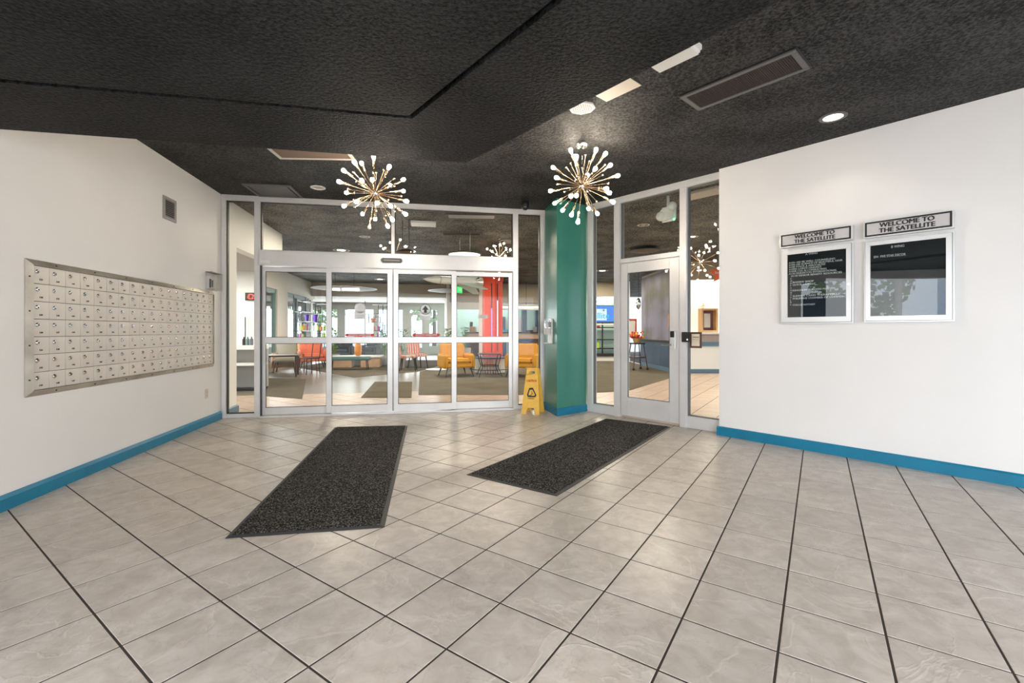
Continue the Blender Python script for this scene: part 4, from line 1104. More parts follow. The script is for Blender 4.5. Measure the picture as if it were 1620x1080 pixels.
# things on the desk
def small(name, label, cat, u, v0, v1, y, wd, m, group=None, shape='box'):
    x = FB.x(u, y); z0, z1 = 1.1302, FB.z(u, v0, y); z1 = max(z1, z0+.07)
    if shape == 'box': o = MB().box(-wd/2, wd/2, -wd/3, wd/3, 0, z1-z0)
    else: o = MB().lathe([(wd*.3, 0), (wd*.5, (z1-z0)*.3), (wd*.45, (z1-z0)*.7), (wd*.25, (z1-z0))], n=14)
    o = o.build(name, m, smooth=(shape != 'box')); o.location = FB.at(x, y, z0); o.rotation_euler = (0, 0, FB.rz)
    return tag(o, label, cat, group)


KRAFT = mat('kraft_card', (.45, .25, .12), .7)
small('carton', 'small brown carton with a round logo on the reception counter', 'box', 747.5, 516.5, 524, 11.2, .22, KRAFT)
small('coffee_maker', 'dark coffee maker on the reception counter behind the brown carton', 'coffee maker', 745.5, 509, 517, 11.4, .12, DARKM)
small('cup_stack', 'pale stack of cups on the reception counter', 'cups', 753.5, 517, 524.5, 11.2, .08, CASE, shape='l')
small('teal_folder', 'teal folded leaflet stand on the counter beside the red column', 'leaflet stand', 799.5, 521, 525, 11.1, .2, mat('teal_card', (.02, .25, .36)))
small('desk_phone', 'dark desk phone on the counter between the navy posts', 'phone', 838, 522, 526, 11.2, .25, BLACK)
small('office_monitor', 'grey monitor on the reception counter near the dark post', 'monitor', 846, 517, 526, 11.2, .16, mat('monitor_grey', (.25, .25, .26)))

# red column with rocket-trail light slots
pc_ = dz(14.6, 779, 522); s = thing('red_column', 'vermilion hexagonal column with two lit vertical slots behind the sliding doors', 'column', (pc_.x, pc_.y, 0), math.radians(15))
MB().lathe([(.345, .0), (.345, CH-.02)], n=6, M=Matrix.Rotation(PI/6, 4, 'Z')).build('shaft', REDC, s)
MB().lathe([(.37, CH-.28), (.38, CH-.02)], n=6, M=Matrix.Rotation(PI/6, 4, 'Z')).build('collar', REDC, s)
fy = -.345*math.cos(PI/6)
for x, m_, z0, z1 in ((-.09, 'violet_light', .6, 2.05), (.10, 'white_light', .65, 2.3)):
    MB().box(x-.013, x+.013, fy-.004, fy+.01, z0-.1, CH-.35).build('slot', BLACK, s)
    MB().box(x-.016, x+.016, fy-.012, fy-.003, z0+.3, z1-.15).build('light_strip', emis(m_, (.42, .35, 1) if 'v' in m_[:1] else (.9, .95, 1), 1.1), s)
# white panel edge beside the column
p_ = dz(14.9, 761, 522); struct(MB().box(p_.x-.07, p_.x+.1, p_.y, p_.y+.25, 0, CH-.01).build('wall_column_back', WHITE))

# rocket hanging from the ceiling
p0, p1 = dz(11.0, 669, 441), dz(11.8, 762, 446.5); dv = p1-p0
s = thing('hanging_rocket_model', 'white model rocket hanging nose first under the lobby ceiling', 'model rocket', tuple(p0)); LR = dv.length
M = dv.to_track_quat('Z', 'Y').to_matrix().to_4x4()
MB().lathe([(.002, 0), (.05, .12), (.085, .30), (.098, .42)], n=20, M=M).build('nose_cone', WHITE, s, smooth=True)
MB().lathe([(.10, .43), (.10, LR*.85)], n=20, M=M).build('fuselage', WHITE, s, smooth=True)
MB().lathe([(.102, .425), (.102, .45)], n=20, M=M).build('band', GREYP, s)
MB().lathe([(.10, LR*.85), (.06, LR*.9), (.12, LR)], n=16, M=M).build('engine', ALU, s, smooth=True)
for k in range(4):
    Mk = M @ Matrix.Rotation(k*PI/2+.6, 4, 'Z'); f = MB(); q = [Mk @ Vector(p) for p in ((.09, 0, LR*.55), (.36, 0, LR*.9), (.36, 0, LR*1.02), (.09, 0, LR*.88))]; nn = (Mk.to_3x3() @ Vector((0, 1, 0)))*.01
    f.v = [tuple(p+nn) for p in q]+[tuple(p-nn) for p in q]; f.f = [(0, 1, 2, 3), (7, 6, 5, 4)]+[(i, (i+1) % 4, 4+(i+1) % 4, 4+i) for i in range(4)]
    f.build('fin', mat('pale_mint_fin', (.6, .7, .66), .4), s)
for f_ in (.3, .75): q_ = dv*f_; MB().tube((q_.x, q_.y, q_.z+.09), (q_.x, q_.y, CH-p0.z), .004).build('wire', DARKM, s)


# disc pendants
def disc(p, r, label, lit=True, tubes=False):
    s = thing('disc_pendant', label, 'pendant lamp', (p.x, p.y, CH), 0, None); dp = p.z-CH
    MB().lathe([(.01, dp+.07), (r*.5, dp+.055), (r, dp+.012), (r, dp)], n=36).build('shade', DARKM, s, smooth=True)
    MB().lathe([(r*.985, dp+.004), (r*.6, dp-.02), (.001, dp-.03)], n=36, cap=False).build('diffuser', PLAMP if lit else mat('tan_disc_underside', (.16, .12, .085), .5), s, smooth=True)
    for x in (-r*.3, r*.3): MB().tube((x, 0, dp+.05), (x, 0, 0), .006).build('rod', DARKM, s)
    if tubes:
        for x0, x1 in ((-.34, .02), (.10, .62)): MB().tube((x0, -r*.45, dp-.05), (x1, -r*.45, dp-.07), .04, n=12).build('tube_lamp', emis('tube_light', (1, .95, .88), 2.4) if 'tube_light' not in MATS else MATS['tube_light'], s, smooth=True)


PLAMP = emis('pendant_diffuser', (1, .92, .8), 2.2)
disc(dz(14.2, 545, 456.5), 1.0, 'large disc pendant over the low white table', False, True)
disc(dz(7.5, 622+20, 402-2), .18, 'small mirrored disc pendant seen above the door header', False)
disc(dz(14.8, 718, 460), .85, 'disc pendant behind the arrow decal', False)
disc(dz(8.2, 735, 403), .35*.9, 'disc pendant with glowing underside above the fixed leaf header', True)
disc(dz(10.0, 1020, 397), .33, 'disc pendant seen through the transom of the swing door', False)
disc(dz(17.0, 820, 486), 1.0, 'large disc pendant glowing over the reception opening', True)
# lobby sputniks
def sputnik_small(p, R, label, n=20):
    s = thing('sputnik_chandelier', label, 'chandelier', (p.x, p.y, CH), 0, 'lobby sputnik chandeliers'); dp = p.z-CH
    MB().tube((0, 0, 0), (0, 0, dp), .005).build('stem', CHROME, s); MB().sphere((0, 0, dp), .03, 12, 8).build('hub', CHROME, s, smooth=True)
    a_me = MB().tube((0, 0, .02), (0, 0, R-.02), .004, n=6).mesh('arm', BRASS)
    b_me = MB().sphere((0, 0, 0), .02, 10, 6).mesh('bulb', BULBS, smooth=True)
    for i in range(n):
        z = 1-2*(i+.5)/n; a = i*2.39996; d = Vector((math.sqrt(1-z*z)*math.cos(a), math.sqrt(1-z*z)*math.sin(a), z))
        arm = obj('arm', a_me, s, Matrix.Translation((0, 0, dp)) @ d.to_track_quat('Z', 'Y').to_matrix().to_4x4()); obj('bulb', b_me, arm, Matrix.Translation((0, 0, R)))


sputnik_small(dz(8.1, 625, 404), .30, 'lobby sputnik chandelier seen through the transom nearest the middle mullion')
sputnik_small(dz(8.6, 790, 407), .28, 'lobby sputnik chandelier seen through the transom beside the green pillar')
sputnik_small(dz(8.2, 1108, 415), .33, 'lobby sputnik chandelier seen through the tall glass beside the directory wall')

# ceiling fittings of the lobby
GP = [(cpt(540, 395.5), 1), (cpt(577, 374), 0), (cpt(1096, 374), 1), (cpt(1018, 355.5), 0), (cpt(803, 382), 0), (cpt(953, 428), 1), (cpt(947, 449), 1), (cpt(601, 441.5), 1), (cpt(737, 456), 1)]
labs = ['lit ceiling light above the header on the mailbox side', 'mirrored unlit ceiling light seen high in the wide transom', 'lit ceiling light at the top of the tall glass beside the directory wall', 'unlit ceiling light in the transom over the swing door', 'ceiling light near the green pillar sidelight', 'cool ceiling light high in the narrow glass beside the pillar', 'warm ceiling light low in the narrow glass beside the pillar', 'amber ceiling light above the large disc pendant', 'amber ceiling light beside the green exit sign']
for (p, lit), lb in zip(GP, labs): downlight(p, lb, lit == 1, .08 if p.y < 9 else .16)
a, b = cpt(705, 337.5), cpt(786, 339)
s = slot_vent(a, b, .30, 'white gridded ceiling grille seen through the wide transom', 1, MATS['pale_grey_metal'])
s = slot_vent(cpt(697, 366), cpt(762, 367), .28, 'dark ceiling vent seen below the white gridded grille', 1)
for (u, v, lab, w_) in ((670, 352, 'white ceiling box seen through the wide transom', .42), (1112, 303, 'pale ceiling panel at the head of the tall glass', .5)):
    p = cpt(u, v); o = MB().box(-w_/2, w_/2, -.15, .15, -.04, 0).build('ceiling_box', CASE if u < 1000 else BEIGE, bevel=.006); o.location = (p.x, p.y, CH); o.rotation_euler = (0, 0, FB.rz if u < 1000 else rzw); tag(o, lab, 'ceiling box')
# emergency light with lobes, green lamp
p = dz(6.15, 1057, 337); s = thing('emergency_light', 'white twin head emergency light with a green lamp inside the swing door transom', 'emergency light', tuple(p), rzw)
MB().box(-.12, .12, -.03, .03, -.12, .09).build('light_housing', CASE, s, bevel=.03, seg=3)
MB().sphere((-.10, -.02, -.03), .065, 14, 8).build('lamp_head', CASE, s, smooth=True); MB().sphere((.07, -.02, .08), .06, 14, 8).build('lamp_head', CASE, s, smooth=True)
MB().sphere((.11, -.04, -.11), .014, 8, 6).build('indicator', emis('green_led', (.1, 1, .35), 6), s); MB().tube((0, 0, .09), (0, 0, CH-p.z), .02).build('bracket', CASE, s)
p = dz(12.2, 727, 458.5); s = thing('exit_sign', 'small green lit exit sign hanging near the bulkhead', 'exit sign', tuple(p), 1.25)
MB().box(-.13, .13, -.02, .02, -.08, .08).build('sign_face', emis('green_sign', (.05, .85, .18), 1.3), s); MB().tube((0, 0, .09), (0, 0, CH-p.z), .008).build('rod', DARKM, s)
text('EXIT', .11, TXTW, s, 0, -.022, 0, bold=.003)

# ------------------------------------------------------------------ lobby furniture
def armchair(loc, rz, label, m, group=None):
    s = thing('armchair', label, 'armchair', (loc.x, loc.y, 0), rz, group)
    MB().box(-.36, .36, -.36, .30, .24, .36).build('seat_frame', m, s, bevel=.03, seg=3)
    MB().box(-.30, .30, -.38, .24, .35, .47).build('seat_cushion', m, s, bevel=.045, seg=3)
    MB().box(-.335, .335, -.07, .07, 0, .52, Matrix.Translation((0, .29, .33)) @ Matrix.Rotation(-.16, 4, 'X')).build('backrest', m, s, bevel=.04, seg=3)
    for sx in (-1, 1):
        MB().box(-.055, .055, -.39, .36, .22, .60, Matrix.Translation((sx*.36, 0, 0))).build('arm', m, s, bevel=.045, seg=3)
    for sx in (-1, 1):
        for sy in (-.30, .28): MB().tube((sx*.30, sy, .25), (sx*.38, sy*1.18, 0), .024, .014, n=8).build('leg', BLACK, s)
    bt = MB()
    for i in (-.15, .15):
        for z in (.60, .75): bt.sphere((i, .205+(z-.6)*.16, z), .016, 8, 5)
    bt.build('button', mat('dark_button', (.30, .13, .02)), s)
    return s


armchair(dz(11.75, 721, 590), math.radians(24), 'mustard tufted armchair on dark splayed legs behind the sliding leaf', YFAB)
armchair(dz(11.75, 828, 590), math.radians(-14), 'mustard tufted armchair seen behind the yellow caution sign', YFAB)
armchair(dz(14.0, 494, 575), math.radians(30), 'coral lounge chair behind the walnut table', CORAL)
armchair(dz(17.5, 541, 575), math.radians(10), 'dark grey lounge chair behind the low white table', GREYF)
armchair(dz(18.0, 586, 575), math.radians(-10), 'dark grey lounge chair behind the amber vase', GREYF)
# black side table
p = dz(11.7, 774, 590); s = thing('side_table', 'square black open frame side table between the mustard armchairs', 'table', (p.x, p.y, 0), .2)
MB().box(-.28, .28, -.26, .26, .57, .60).build('tabletop', DARKM, s)
for sx in (-1, 1):
    for sy in (-1, 1): MB().path([(sx*.27, sy*.24, .57), (sx*.20, sy*.18, .26), (sx*.30, sy*.28, 0)], .012).build('leg', BLACK, s)
q = MB(); q.path([(-.22, -.2, .28), (.22, -.2, .28), (.22, .2, .28), (-.22, .2, .28), (-.22, -.2, .28)], .010); q.build('stretcher', BLACK, s)
# slatted drum table behind it
p = dz(12.6, 775, 590); s = thing('drum_table', 'round low table with white slatted drum base behind the black side table', 'table', (p.x, p.y, 0))
MB().lathe([(.46, .42), (.47, .43), (.47, .45)], n=36).build('tabletop', NAVY, s)
sl = MB().box(-.014, .014, -.008, .008, .02, .42).mesh('slat', WHITE)
for i in range(36):
    a = 2*PI*i/36; obj('slat', sl, s, Matrix.Translation((.42*math.cos(a), .42*math.sin(a), 0)) @ Matrix.Rotation(a+PI/2, 4, 'Z'))
MB().lathe([(.44, 0), (.44, .025)], n=36).build('base_ring', BLACK, s); q = MB(); n = 36
for i in range(n):
    a, b = 2*PI*i/n, 2*PI*(i+1)/n; q.tube((.6*math.cos(a), .6*math.sin(a), .13), (.6*math.cos(b), .6*math.sin(b), .13), .012, n=6)
q.build('foot_ring', DARKM, s)
p = fl(684, 585.5); tag(MB().lathe([(.34, .009), (.34, .02)], n=32, c=(p.x+.1, p.y+.2, 0)).build('sun_patch', WHITE), 'round white disc painting a sun patch on the floor beside the mustard armchair', 'light_patch')  # sun patch on the floor modelled as a thin white disc
# walnut side table and pale chair at the mailbox end
p = dz(11.7, 446, 590); s = thing('walnut_table', 'dark walnut table seen low through the first fixed leaf', 'table', (p.x, p.y, 0), .35)
MB().box(-.42, .42, -.3, .3, .52, .56).build('tabletop', WALNUT, s, bevel=.005)
for sx in (-1, 1):
    for sy in (-1, 1): MB().tube((sx*.36, sy*.25, .52), (sx*.36, sy*.25, 0), .035, .022).build('leg', WALNUT, s)
p = dz(12.8, 452, 590); s = thing('lounge_chair', 'beige upholstered chair with curved oak shell behind the walnut table', 'chair', (p.x, p.y, 0), .3)
q = MB(); n = 14
for i in range(n):
    a, b = PI*1.05*i/n-.05, PI*1.05*(i+1)/n-.05
    q.prism([(.34*math.cos(a), .30*math.sin(a)), (.34*math.cos(b), .30*math.sin(b)), (.37*math.cos(b), .33*math.sin(b)), (.37*math.cos(a), .33*math.sin(a))], .12, .55)
q.build('shell', OAK, s); MB().box(-.29, .29, -.25, .26, .30, .42).build('seat', BFAB, s, bevel=.04); MB().box(-.27, .27, .18, .29, .42, .86).build('backrest', BFAB, s, bevel=.04)
for sx in (-1, 1):
    for sy in (-.2, .2): MB().tube((sx*.24, sy, .3), (sx*.28, sy*1.2, 0), .016).build('leg', WALNUT, s)
# throw on a magazine stand: small red stool
p = dz(12.9, 487, 590); s = thing('side_stool', 'small dark red stool beside the coral lounge chair', 'stool', (p.x, p.y, 0))
MB().box(-.2, .2, -.17, .17, .38, .41).build('seat', mat('dark_red_wood', (.16, .03, .02), .4), s)
for sx in (-1, 1):
    for sy in (-1, 1): MB().tube((sx*.16, sy*.14, .38), (sx*.19, sy*.17, 0), .014).build('leg', MATS['dark_red_wood'], s)
p = dz(12.3, 489, 590); s = thing('metal_chair', 'small black metal chair beside the dark red stool', 'chair', (p.x, p.y, 0), -.6)
MB().box(-.2, .2, -.2, .2, .42, .45).build('seat', BLACK, s)
q = MB(); q.path([(-.19, .19, .44), (-.19, .24, .85), (.19, .24, .85), (.19, .19, .44)], .012); q.build('backrest', BLACK, s)
for sx in (-1, 1):
    for sy in (-1, 1): MB().tube((sx*.17, sy*.17, .42), (sx*.2, sy*.2, 0), .012).build('leg', BLACK, s)
# low white table, bench, vase
a, b = dz(14.4, 526, 567), dz(14.4, 595, 565); c = (a+b)/2
s = thing('low_table', 'long low table with white top and oak end panels', 'table', (c.x, c.y+.3, 0), FB.rz)
hl = 1.0*(b-a).length/2+.1; MB().box(-hl, hl, -.35, .35, .33, .37).build('tabletop', WHITE, s, bevel=.004)
for x in (-hl*.55, hl*.55): MB().box(x-.30, x+.30, -.3, .3, 0, .33).build('end_panel', OAK, s)
p = dz(13.5, 553, 590); s = thing('bench', 'teal upholstered bench with thin black legs before the low table', 'bench', (p.x, p.y, 0), FB.rz)
MB().box(-.62, .62, -.2, .2, .30, .40).build('seat', TEALF, s, bevel=.03)
for sx in (-.5, .5):
    for sy in (-.14, .14): MB().tube((sx, sy, .3), (sx*1.06, sy*1.1, 0), .014).build('leg', BLACK, s)
p = dz(14.5, 566.5, 565)
s = thing('amber_vase', 'ribbed amber vase of orange flowers on the low white table', 'vase', (p.x, p.y, .37))
q = MB(); pr = [(.05, 0), (.085, .04), (.105, .14), (.105, .30), (.085, .37), (.06, .40), (.065, .42)]
n = 20; base = 0
for (r, z) in pr:
    for i in range(n): a = 2*PI*i/n; rr = r*(1+.06*(i % 2)); q.v.append((rr*math.cos(a), rr*math.sin(a), z))
for j in range(len(pr)-1):
    for i in range(n): q.f.append((j*n+i, j*n+(i+1) % n, (j+1)*n+(i+1) % n, (j+1)*n+i))
q.f.append(tuple(reversed(range(n)))); q.build('body', ORNG, s)
rnd = random.Random(4); q = MB(); st = MB()
for i in range(26):
    a = rnd.uniform(0, 6.28); r = rnd.uniform(.02, .24); z = .50+rnd.uniform(0, .14)-r*.2; c = Vector((r*math.cos(a), r*math.sin(a), z)); q.sphere(c, rnd.uniform(.02, .035), 7, 5); st.tube((0, 0, .38), c, .003, n=4)
q.build('flowers', mat('orange_petal', (.8, .35, .05), .6), s); st.build('stems', LEAF, s)


def plant(p, h, w_, label, pot=.18, m=LEAF, seed=1, poth=.35, n=130):
    rnd = random.Random(seed); s = thing('potted_plant', label, 'plant', tuple(p))
    MB().lathe([(pot*.7, 0), (pot, poth), (pot*.9, poth), (pot*.85, poth-.03)], n=16).build('pot', mat('pot_grey', (.4, .4, .38), .5), s, smooth=True)
    lf = MB(); st = MB()
    for i in range(n):
        a = rnd.uniform(0, 6.28); k = rnd.uniform(.15, 1); r = w_*k*rnd.uniform(.4, 1); c = Vector((r*math.cos(a), r*math.sin(a), poth+(h-poth)*rnd.uniform(.1, 1)))
        if i % 5 == 0: st.tube((0, 0, poth-.03), c, .004, n=4)
        u = Vector((math.cos(a)*.8, math.sin(a)*.8, rnd.uniform(-.5, .7))).normalized()*rnd.uniform(.08, .15); v = u.cross(Vector((0, 0, 1))).normalized()*.035
        lf.quad(c-u*.5, c+v, c+u*.6, c-v)
    lf.build('foliage', m, s); st.build('stems', LEAF, s)


plant(dz(15.5, 608, 590)*Vector((1, 1, 0)) if False else Vector((dz(15.5, 609, 0).x, 15.5, 0)), 1.15, .35, 'tall leafy plant beside the low white table', seed=2)
plant(Vector((dz(14.2, 634, 0).x, 14.2, 0)), 1.25, .35, 'leafy plant between the two sliding leaves', seed=3)
plant(Vector((dz(14.0, 710, 0).x, 14.0, 0)), 1.28, .36, 'bushy plant behind the mustard armchair by the doors', seed=4, poth=.6)
plant(Vector((dz(15.3, 737, 0).x, 15.3, 0)), 1.3, .26, 'bushy plant beside the oak fronted desk', seed=5, poth=.6)
plant(Vector((dz(19.0, 656, 0).x, 19.0, 0)), 1.35, .5, 'lime green plant under the far windows by the arrow decal', seed=6, m=mat('lime_leaf', (.28, .42, .04), .5))
plant(Vector((dz(19.0, 603, 0).x, 19.0, 0)), 1.35, .5, 'lime green plant under the far windows beside the vase divider', seed=7, m=MATS['lime_leaf'])
plant(Vector((dz(15.9, 529, 0).x, 15.9, 0)), 1.3, .3, 'lime green plant at the edge of the first sliding leaf', seed=8, m=MATS['lime_leaf'])
# patterned chairs
PATT = mat('red_grey_pattern', (.55, .09, .04), .8)
_t = PATT.node_tree; wv = _t.nodes.new('ShaderNodeTexWave'); wv.inputs['Scale'].default_value = 4; wv.inputs['Distortion'].default_value = 3; rr_ = _t.nodes.new('ShaderNodeValToRGB')
rr_.color_ramp.elements[0].color = (.55, .08, .03, 1); rr_.color_ramp.elements[0].position = .45; rr_.color_ramp.elements[1].color = (.5, .45, .42, 1); rr_.color_ramp.elements[1].position = .55
_o = _t.nodes.new('ShaderNodeTexCoord'); _t.links.new(_o.outputs['Object'], wv.inputs[0]); _t.links.new(wv.outputs[0], rr_.inputs[0]); _t.links.new(rr_.outputs[0], _t.nodes['Principled BSDF'].inputs['Base Color'])
for d, u, rz, lb in ((13.3, 646, .5, 'patterned red and grey chair nearer the meeting seal'), (14.0, 661, -.5, 'patterned red and grey chair nearer the mustard armchair')):
    p = dz(d, u, 0); s = thing('dining_chair', lb, 'chair', (p.x, p.y, 0), rz+1.2)
    MB().box(-.22, .22, -.22, .22, .38, .47).build('seat', PATT, s, bevel=.02); MB().box(-.22, .22, -.03, .03, .0, .42, Matrix.Translation((0, .24, .45)) @ Matrix.Rotation(-.2, 4, 'X')).build('backrest', PATT, s, bevel=.02)
    for sx in (-1, 1):
        for sy in (-1, 1): MB().tube((sx*.18, sy*.18, .38), (sx*.23, sy*.23, 0), .022, .014).build('leg', BLACK, s)


# wire dividers with bottles and vases, standing before the bright windows
def divider(F, x0, x1, y, label, seed, items):
    rnd = random.Random(seed); s = F.empty('wire_shelf_divider', label, 'shelf', 0, 0, 0)
    f = MB(); r = .014
    zs = [.55, .90, 1.18, 1.50, 1.82, 2.2]; w_ = x1-x0
    for x in (x0, x1): f.box(x-r, x+r, y-r, y+r, 0, 2.35)
    f.build('post', BLACK, s)
    for k, z in enumerate(zs):
        a = x0+w_*[0, .12, 0, .1, 0, .35][k]; b = x1-w_*[.25, 0, .15, 0, .3, 0][k]
        MB().box(a, b, y-.26, y+.02, z-.010, z+.010).build('shelf_board', BLACK, s)
    q = MB()
    for k in range(len(zs)-1):
        for j in range(2):
            x = x0+w_*rnd.uniform(.15, .85); q.box(x-r, x+r, y-r, y+r, zs[k], zs[k+1]); 
            x2 = min(x1, x+.18); q.box(x2-r, x2+r, y-r, y+r, zs[k], zs[k+1]-.1); q.box(x, x2, y-r, y+r, zs[k+1]-.11, zs[k+1]-.09)
    q.build('wire_bracket', BLACK, s)
    for (nm, fx, k, h, wd, m_, lb) in items:
        wd = min(wd, .235)
        x = x0+w_*fx
        if nm == 'planter_box': o = MB().box(-wd/2, wd/2, -wd/2, wd/2, 0, h).build(nm, m_)
        elif nm == 'vase': o = MB().lathe([(wd*.28, 0), (wd*.5, h), (wd*.46, h), (wd*.25, .02)], n=16).build(nm, m_, smooth=True)
        else: o = MB().lathe([(wd*.5, 0), (wd*.5, h*.65), (wd*.2, h*.8), (wd*.2, h)], n=12).build(nm, m_, smooth=True)
        o.location = F.at(x, y-.135, zs[k]+.0105); tag(o, lb, 'vase' if nm == 'vase' else ('planter' if nm == 'planter_box' else 'bottle'), None)
    return s


LIME = mat('lime_glass', (.45, .62, .05), .3); PINK = mat('magenta_glass', (.55, .05, .38), .3); ORG = mat('orange_glass', (.75, .25, .08), .3); AMB = mat('pale_amber_box', (.75, .52, .2), .6); TER = mat('terracotta_box', (.62, .28, .12), .6)
FSd = Frame(*FB.at(-1.58, 8.6)[:2], FB.n.x, FB.n.y)      # along the lobby side wall
# shelf along the side wall: its local y points to -x of FB (towards the window)
divider(FSd, .35, 2.1, 0, 'black wire shelf divider in front of the side windows', 2,
        [('vase', .63, 3, .24, .17, PURP, 'purple vase on the side window shelf divider'), ('planter_box', .12, 0, .22, .24, TER, 'terracotta box low on the side window divider'), ('planter_box', .45, 0, .22, .34, AMB, 'pale amber box low on the side window divider'),
         ('bottle', .22, 2, .22, .07, LIME, 'lime bottle at the near end of the side window divider'), ('bottle', .36, 2, .22, .08, ORG, 'orange bottle on the side window divider'), ('bottle', .48, 2, .22, .08, LIME, 'lime bottle between orange and magenta on the side divider'), ('bottle', .62, 2, .24, .08, PINK, 'magenta bottle on the side window divider'),
         ('bottle', .14, 1, .22, .07, PINK, 'magenta bottle on the low shelf of the side divider'), ('bottle', .32, 1, .18, .07, LIME, 'lime bottle on the low shelf of the side divider')])
FD = Frame(*FB.at(0, 11.4)[:2], FB.e.x, FB.e.y)
xa, xb = FD.x(491), FD.x(518)
divider(FD, xa, xb, 0, 'black wire shelf divider at the corner where the side wall ends', 3,
        [('vase', .35, 3, .28, .20, PURP, 'purple vase on the corner shelf divider'), ('planter_box', .52, 0, .2, .22, TER, 'terracotta box low on the corner divider'), ('bottle', .5, 2, .2, .08, LIME, 'lime bottle on the corner divider'), ('bottle', .68, 2, .2, .1, ORG, 'orange bottle on the corner divider'), ('bottle', .86, 2, .2, .09, LIME, 'lime bottle nearest the post of the corner divider'), ('bottle', .85, 1, .24, .10, LIME, 'tall lime bottle low on the corner divider')])
xa, xb = FD.x(577), FD.x(612)
divider(FD, xa, xb, .1, 'black wire shelf divider with an orange bowl behind the second sliding leaf', 5,
        [('vase', .4, 3, .16, .28, ORG, 'orange flared bowl on the divider behind the second leaf'), ('bottle', .45, 2, .2, .09, ORG, 'orange bottle on the divider behind the second leaf'), ('bottle', .62, 2, .22, .08, PINK, 'magenta bottle on the divider behind the second leaf'), ('bottle', .4, 1, .2, .08, AMB, 'amber bottle on the divider behind the second leaf'), ('bottle', .6, 1, .2, .08, PINK, 'pink bottle low on the divider behind the second leaf')])
# salon: counters, ring light, red neon in the opening
q = FB
s = FB.empty('salon_counter', 'white salon counter with dark kick strip seen in the narrow sidelight', 'counter', 0, 0, 0)
MB().box(-3.3, -.5+.0, 2.9, 3.35, .82, .90).build('counter_top', WHITE, s); MB().box(-3.3, -.5, 2.95, 3.35, .50, .55).build('shelf_board', WHITE, s); MB().box(-3.3, -.5, 3.2, 3.35, .05, .82).build('back_panel', mat('salon_grey', (.35, .35, .34)), s); MB().box(-3.3, -.5, 2.95, 3.3, .0, .05).build('kick_strip', BLACK, s)
for k, u in enumerate((386, 392, 398)):
    x = FB.x(u, 3.1); o = MB().lathe([(.03, 0), (.03, .12), (.012, .14), (.012, .17)], n=10).build('salon_bottle', (DARKM, TEALF, GREYF)[k]); o.location = FB.at(x, 3.1, .9); tag(o, ('darkest', 'greenish', 'greyish')[k]+' bottle on the salon counter behind the sidelight', 'bottle')
x, z = FB.x(388, 3.3), FB.z(388, 491, 3.3); s = FB.empty('ring_light', 'round glowing ring lamp in the salon behind the sidelight', 'lamp', x, 3.3, z); q = MB(); n = 32
for i in range(n):
    a, b = 2*PI*i/n, 2*PI*(i+1)/n; q.tube((.11*math.cos(a), 0, .11*math.sin(a)), (.11*math.cos(b), 0, .11*math.sin(b)), .018, n=8)
q.build('ring_tube', emis('ring_white', (1, 1, 1), 3), s); MB().tube((0, 0, -.12), (0, .0, .90-z), .01).build('stand', DARKM, s)
x, z = FB.x(397, 3.36), FB.z(397, 469, 3.36); s = FB.empty('neon_sign', 'small red neon sign on a dark board in the salon', 'neon sign', x, 3.37, z); MB().box(-.11, .11, -.01, .01, -.08, .08).build('sign_board', DARKM, s); q = MB(); pts = [(.05*math.cos(a*1.9)+.02*math.cos(a*5), -.02, .05*math.sin(a*1.9)) for a in [i*.33 for i in range(20)]]; q.path(pts, .005, 6); q.build('neon_tube', emis('neon_red', (1, .08, .06), 4), s)

# ------------------------------------------------------------------ lobby seen through the single door
# mural wall
ma, mbb = Vector((4.47, 15.4)), Vector((4.56, 12.75))
FM = Frame(ma.x, ma.y, mbb.x-ma.x, mbb.y-ma.y); LM = (mbb-ma).length
q = MB(); q.box(0, LM+.1, 0, .15, 0, CH); struct(place(q, 'wall_mural', LWALL, FM))
s = FM.empty('wall_mural_print', 'tall violet and grey printed mural with script lettering behind the swing door', 'mural', 0, 0, 0)
MUR = mat('mural_print', (.22, .21, .30), .5, mix=((.10, .095, .085), 1.1, .42, .62)); MB().box(.0, LM+.05, -.02, 0, .86, 2.97).build('print', MUR, s)
MB().box(-.01, LM+.06, -.05, 0, .0, .86).build('lower_panel', mat('mural_blue', (.045, .075, .14), .45, mix=((.06, .10, .18), 2, .4, .6)), s)
MB().box(-.01, LM+.06, -.07, 0, .84, .90).build('chair_rail', DARKM, s); MB().box(-.01, LM+.06, -.065, 0, 0, .12).build('base_rail', BLUEG, s)
CRM = mat('cream_print', (.78, .66, .58))
for ch, u, v, sz in (('S', 1037, 461, .62), ('a', 1045.5, 468, .42), ('t', 1049.5, 468.5, .44), ('e', 1052.5, 472.5, .40), ('l', 1055, 474, .44), ('l', 1056.8, 477, .44), ('i', 1058.4, 479, .42)):
    xx = FM.x(u); o = text(ch, sz, CRM, s, xx, -.023, FM.z(u, v), bold=.014, sx=1.5); o.matrix_local = o.matrix_local @ Matrix.Rotation(-.18, 4, 'Z')
q = MB(); rnd = random.Random(9); x, z = 2.35, 1.25; w0 = .05
for i in range(9):
    x2, z2 = x-.05+rnd.uniform(-.05, .28), z+.12; q.quad((x, -.022, z), (x+w0, -.022, z), (x2+w0*1.5, -.022, z2), (x2, -.022, z2)); x, z = x2, z2; w0 = .08+.05*(i % 3)
q.build('orange_streak', mat('orange_streak', (.6, .22, .07), .6), s)
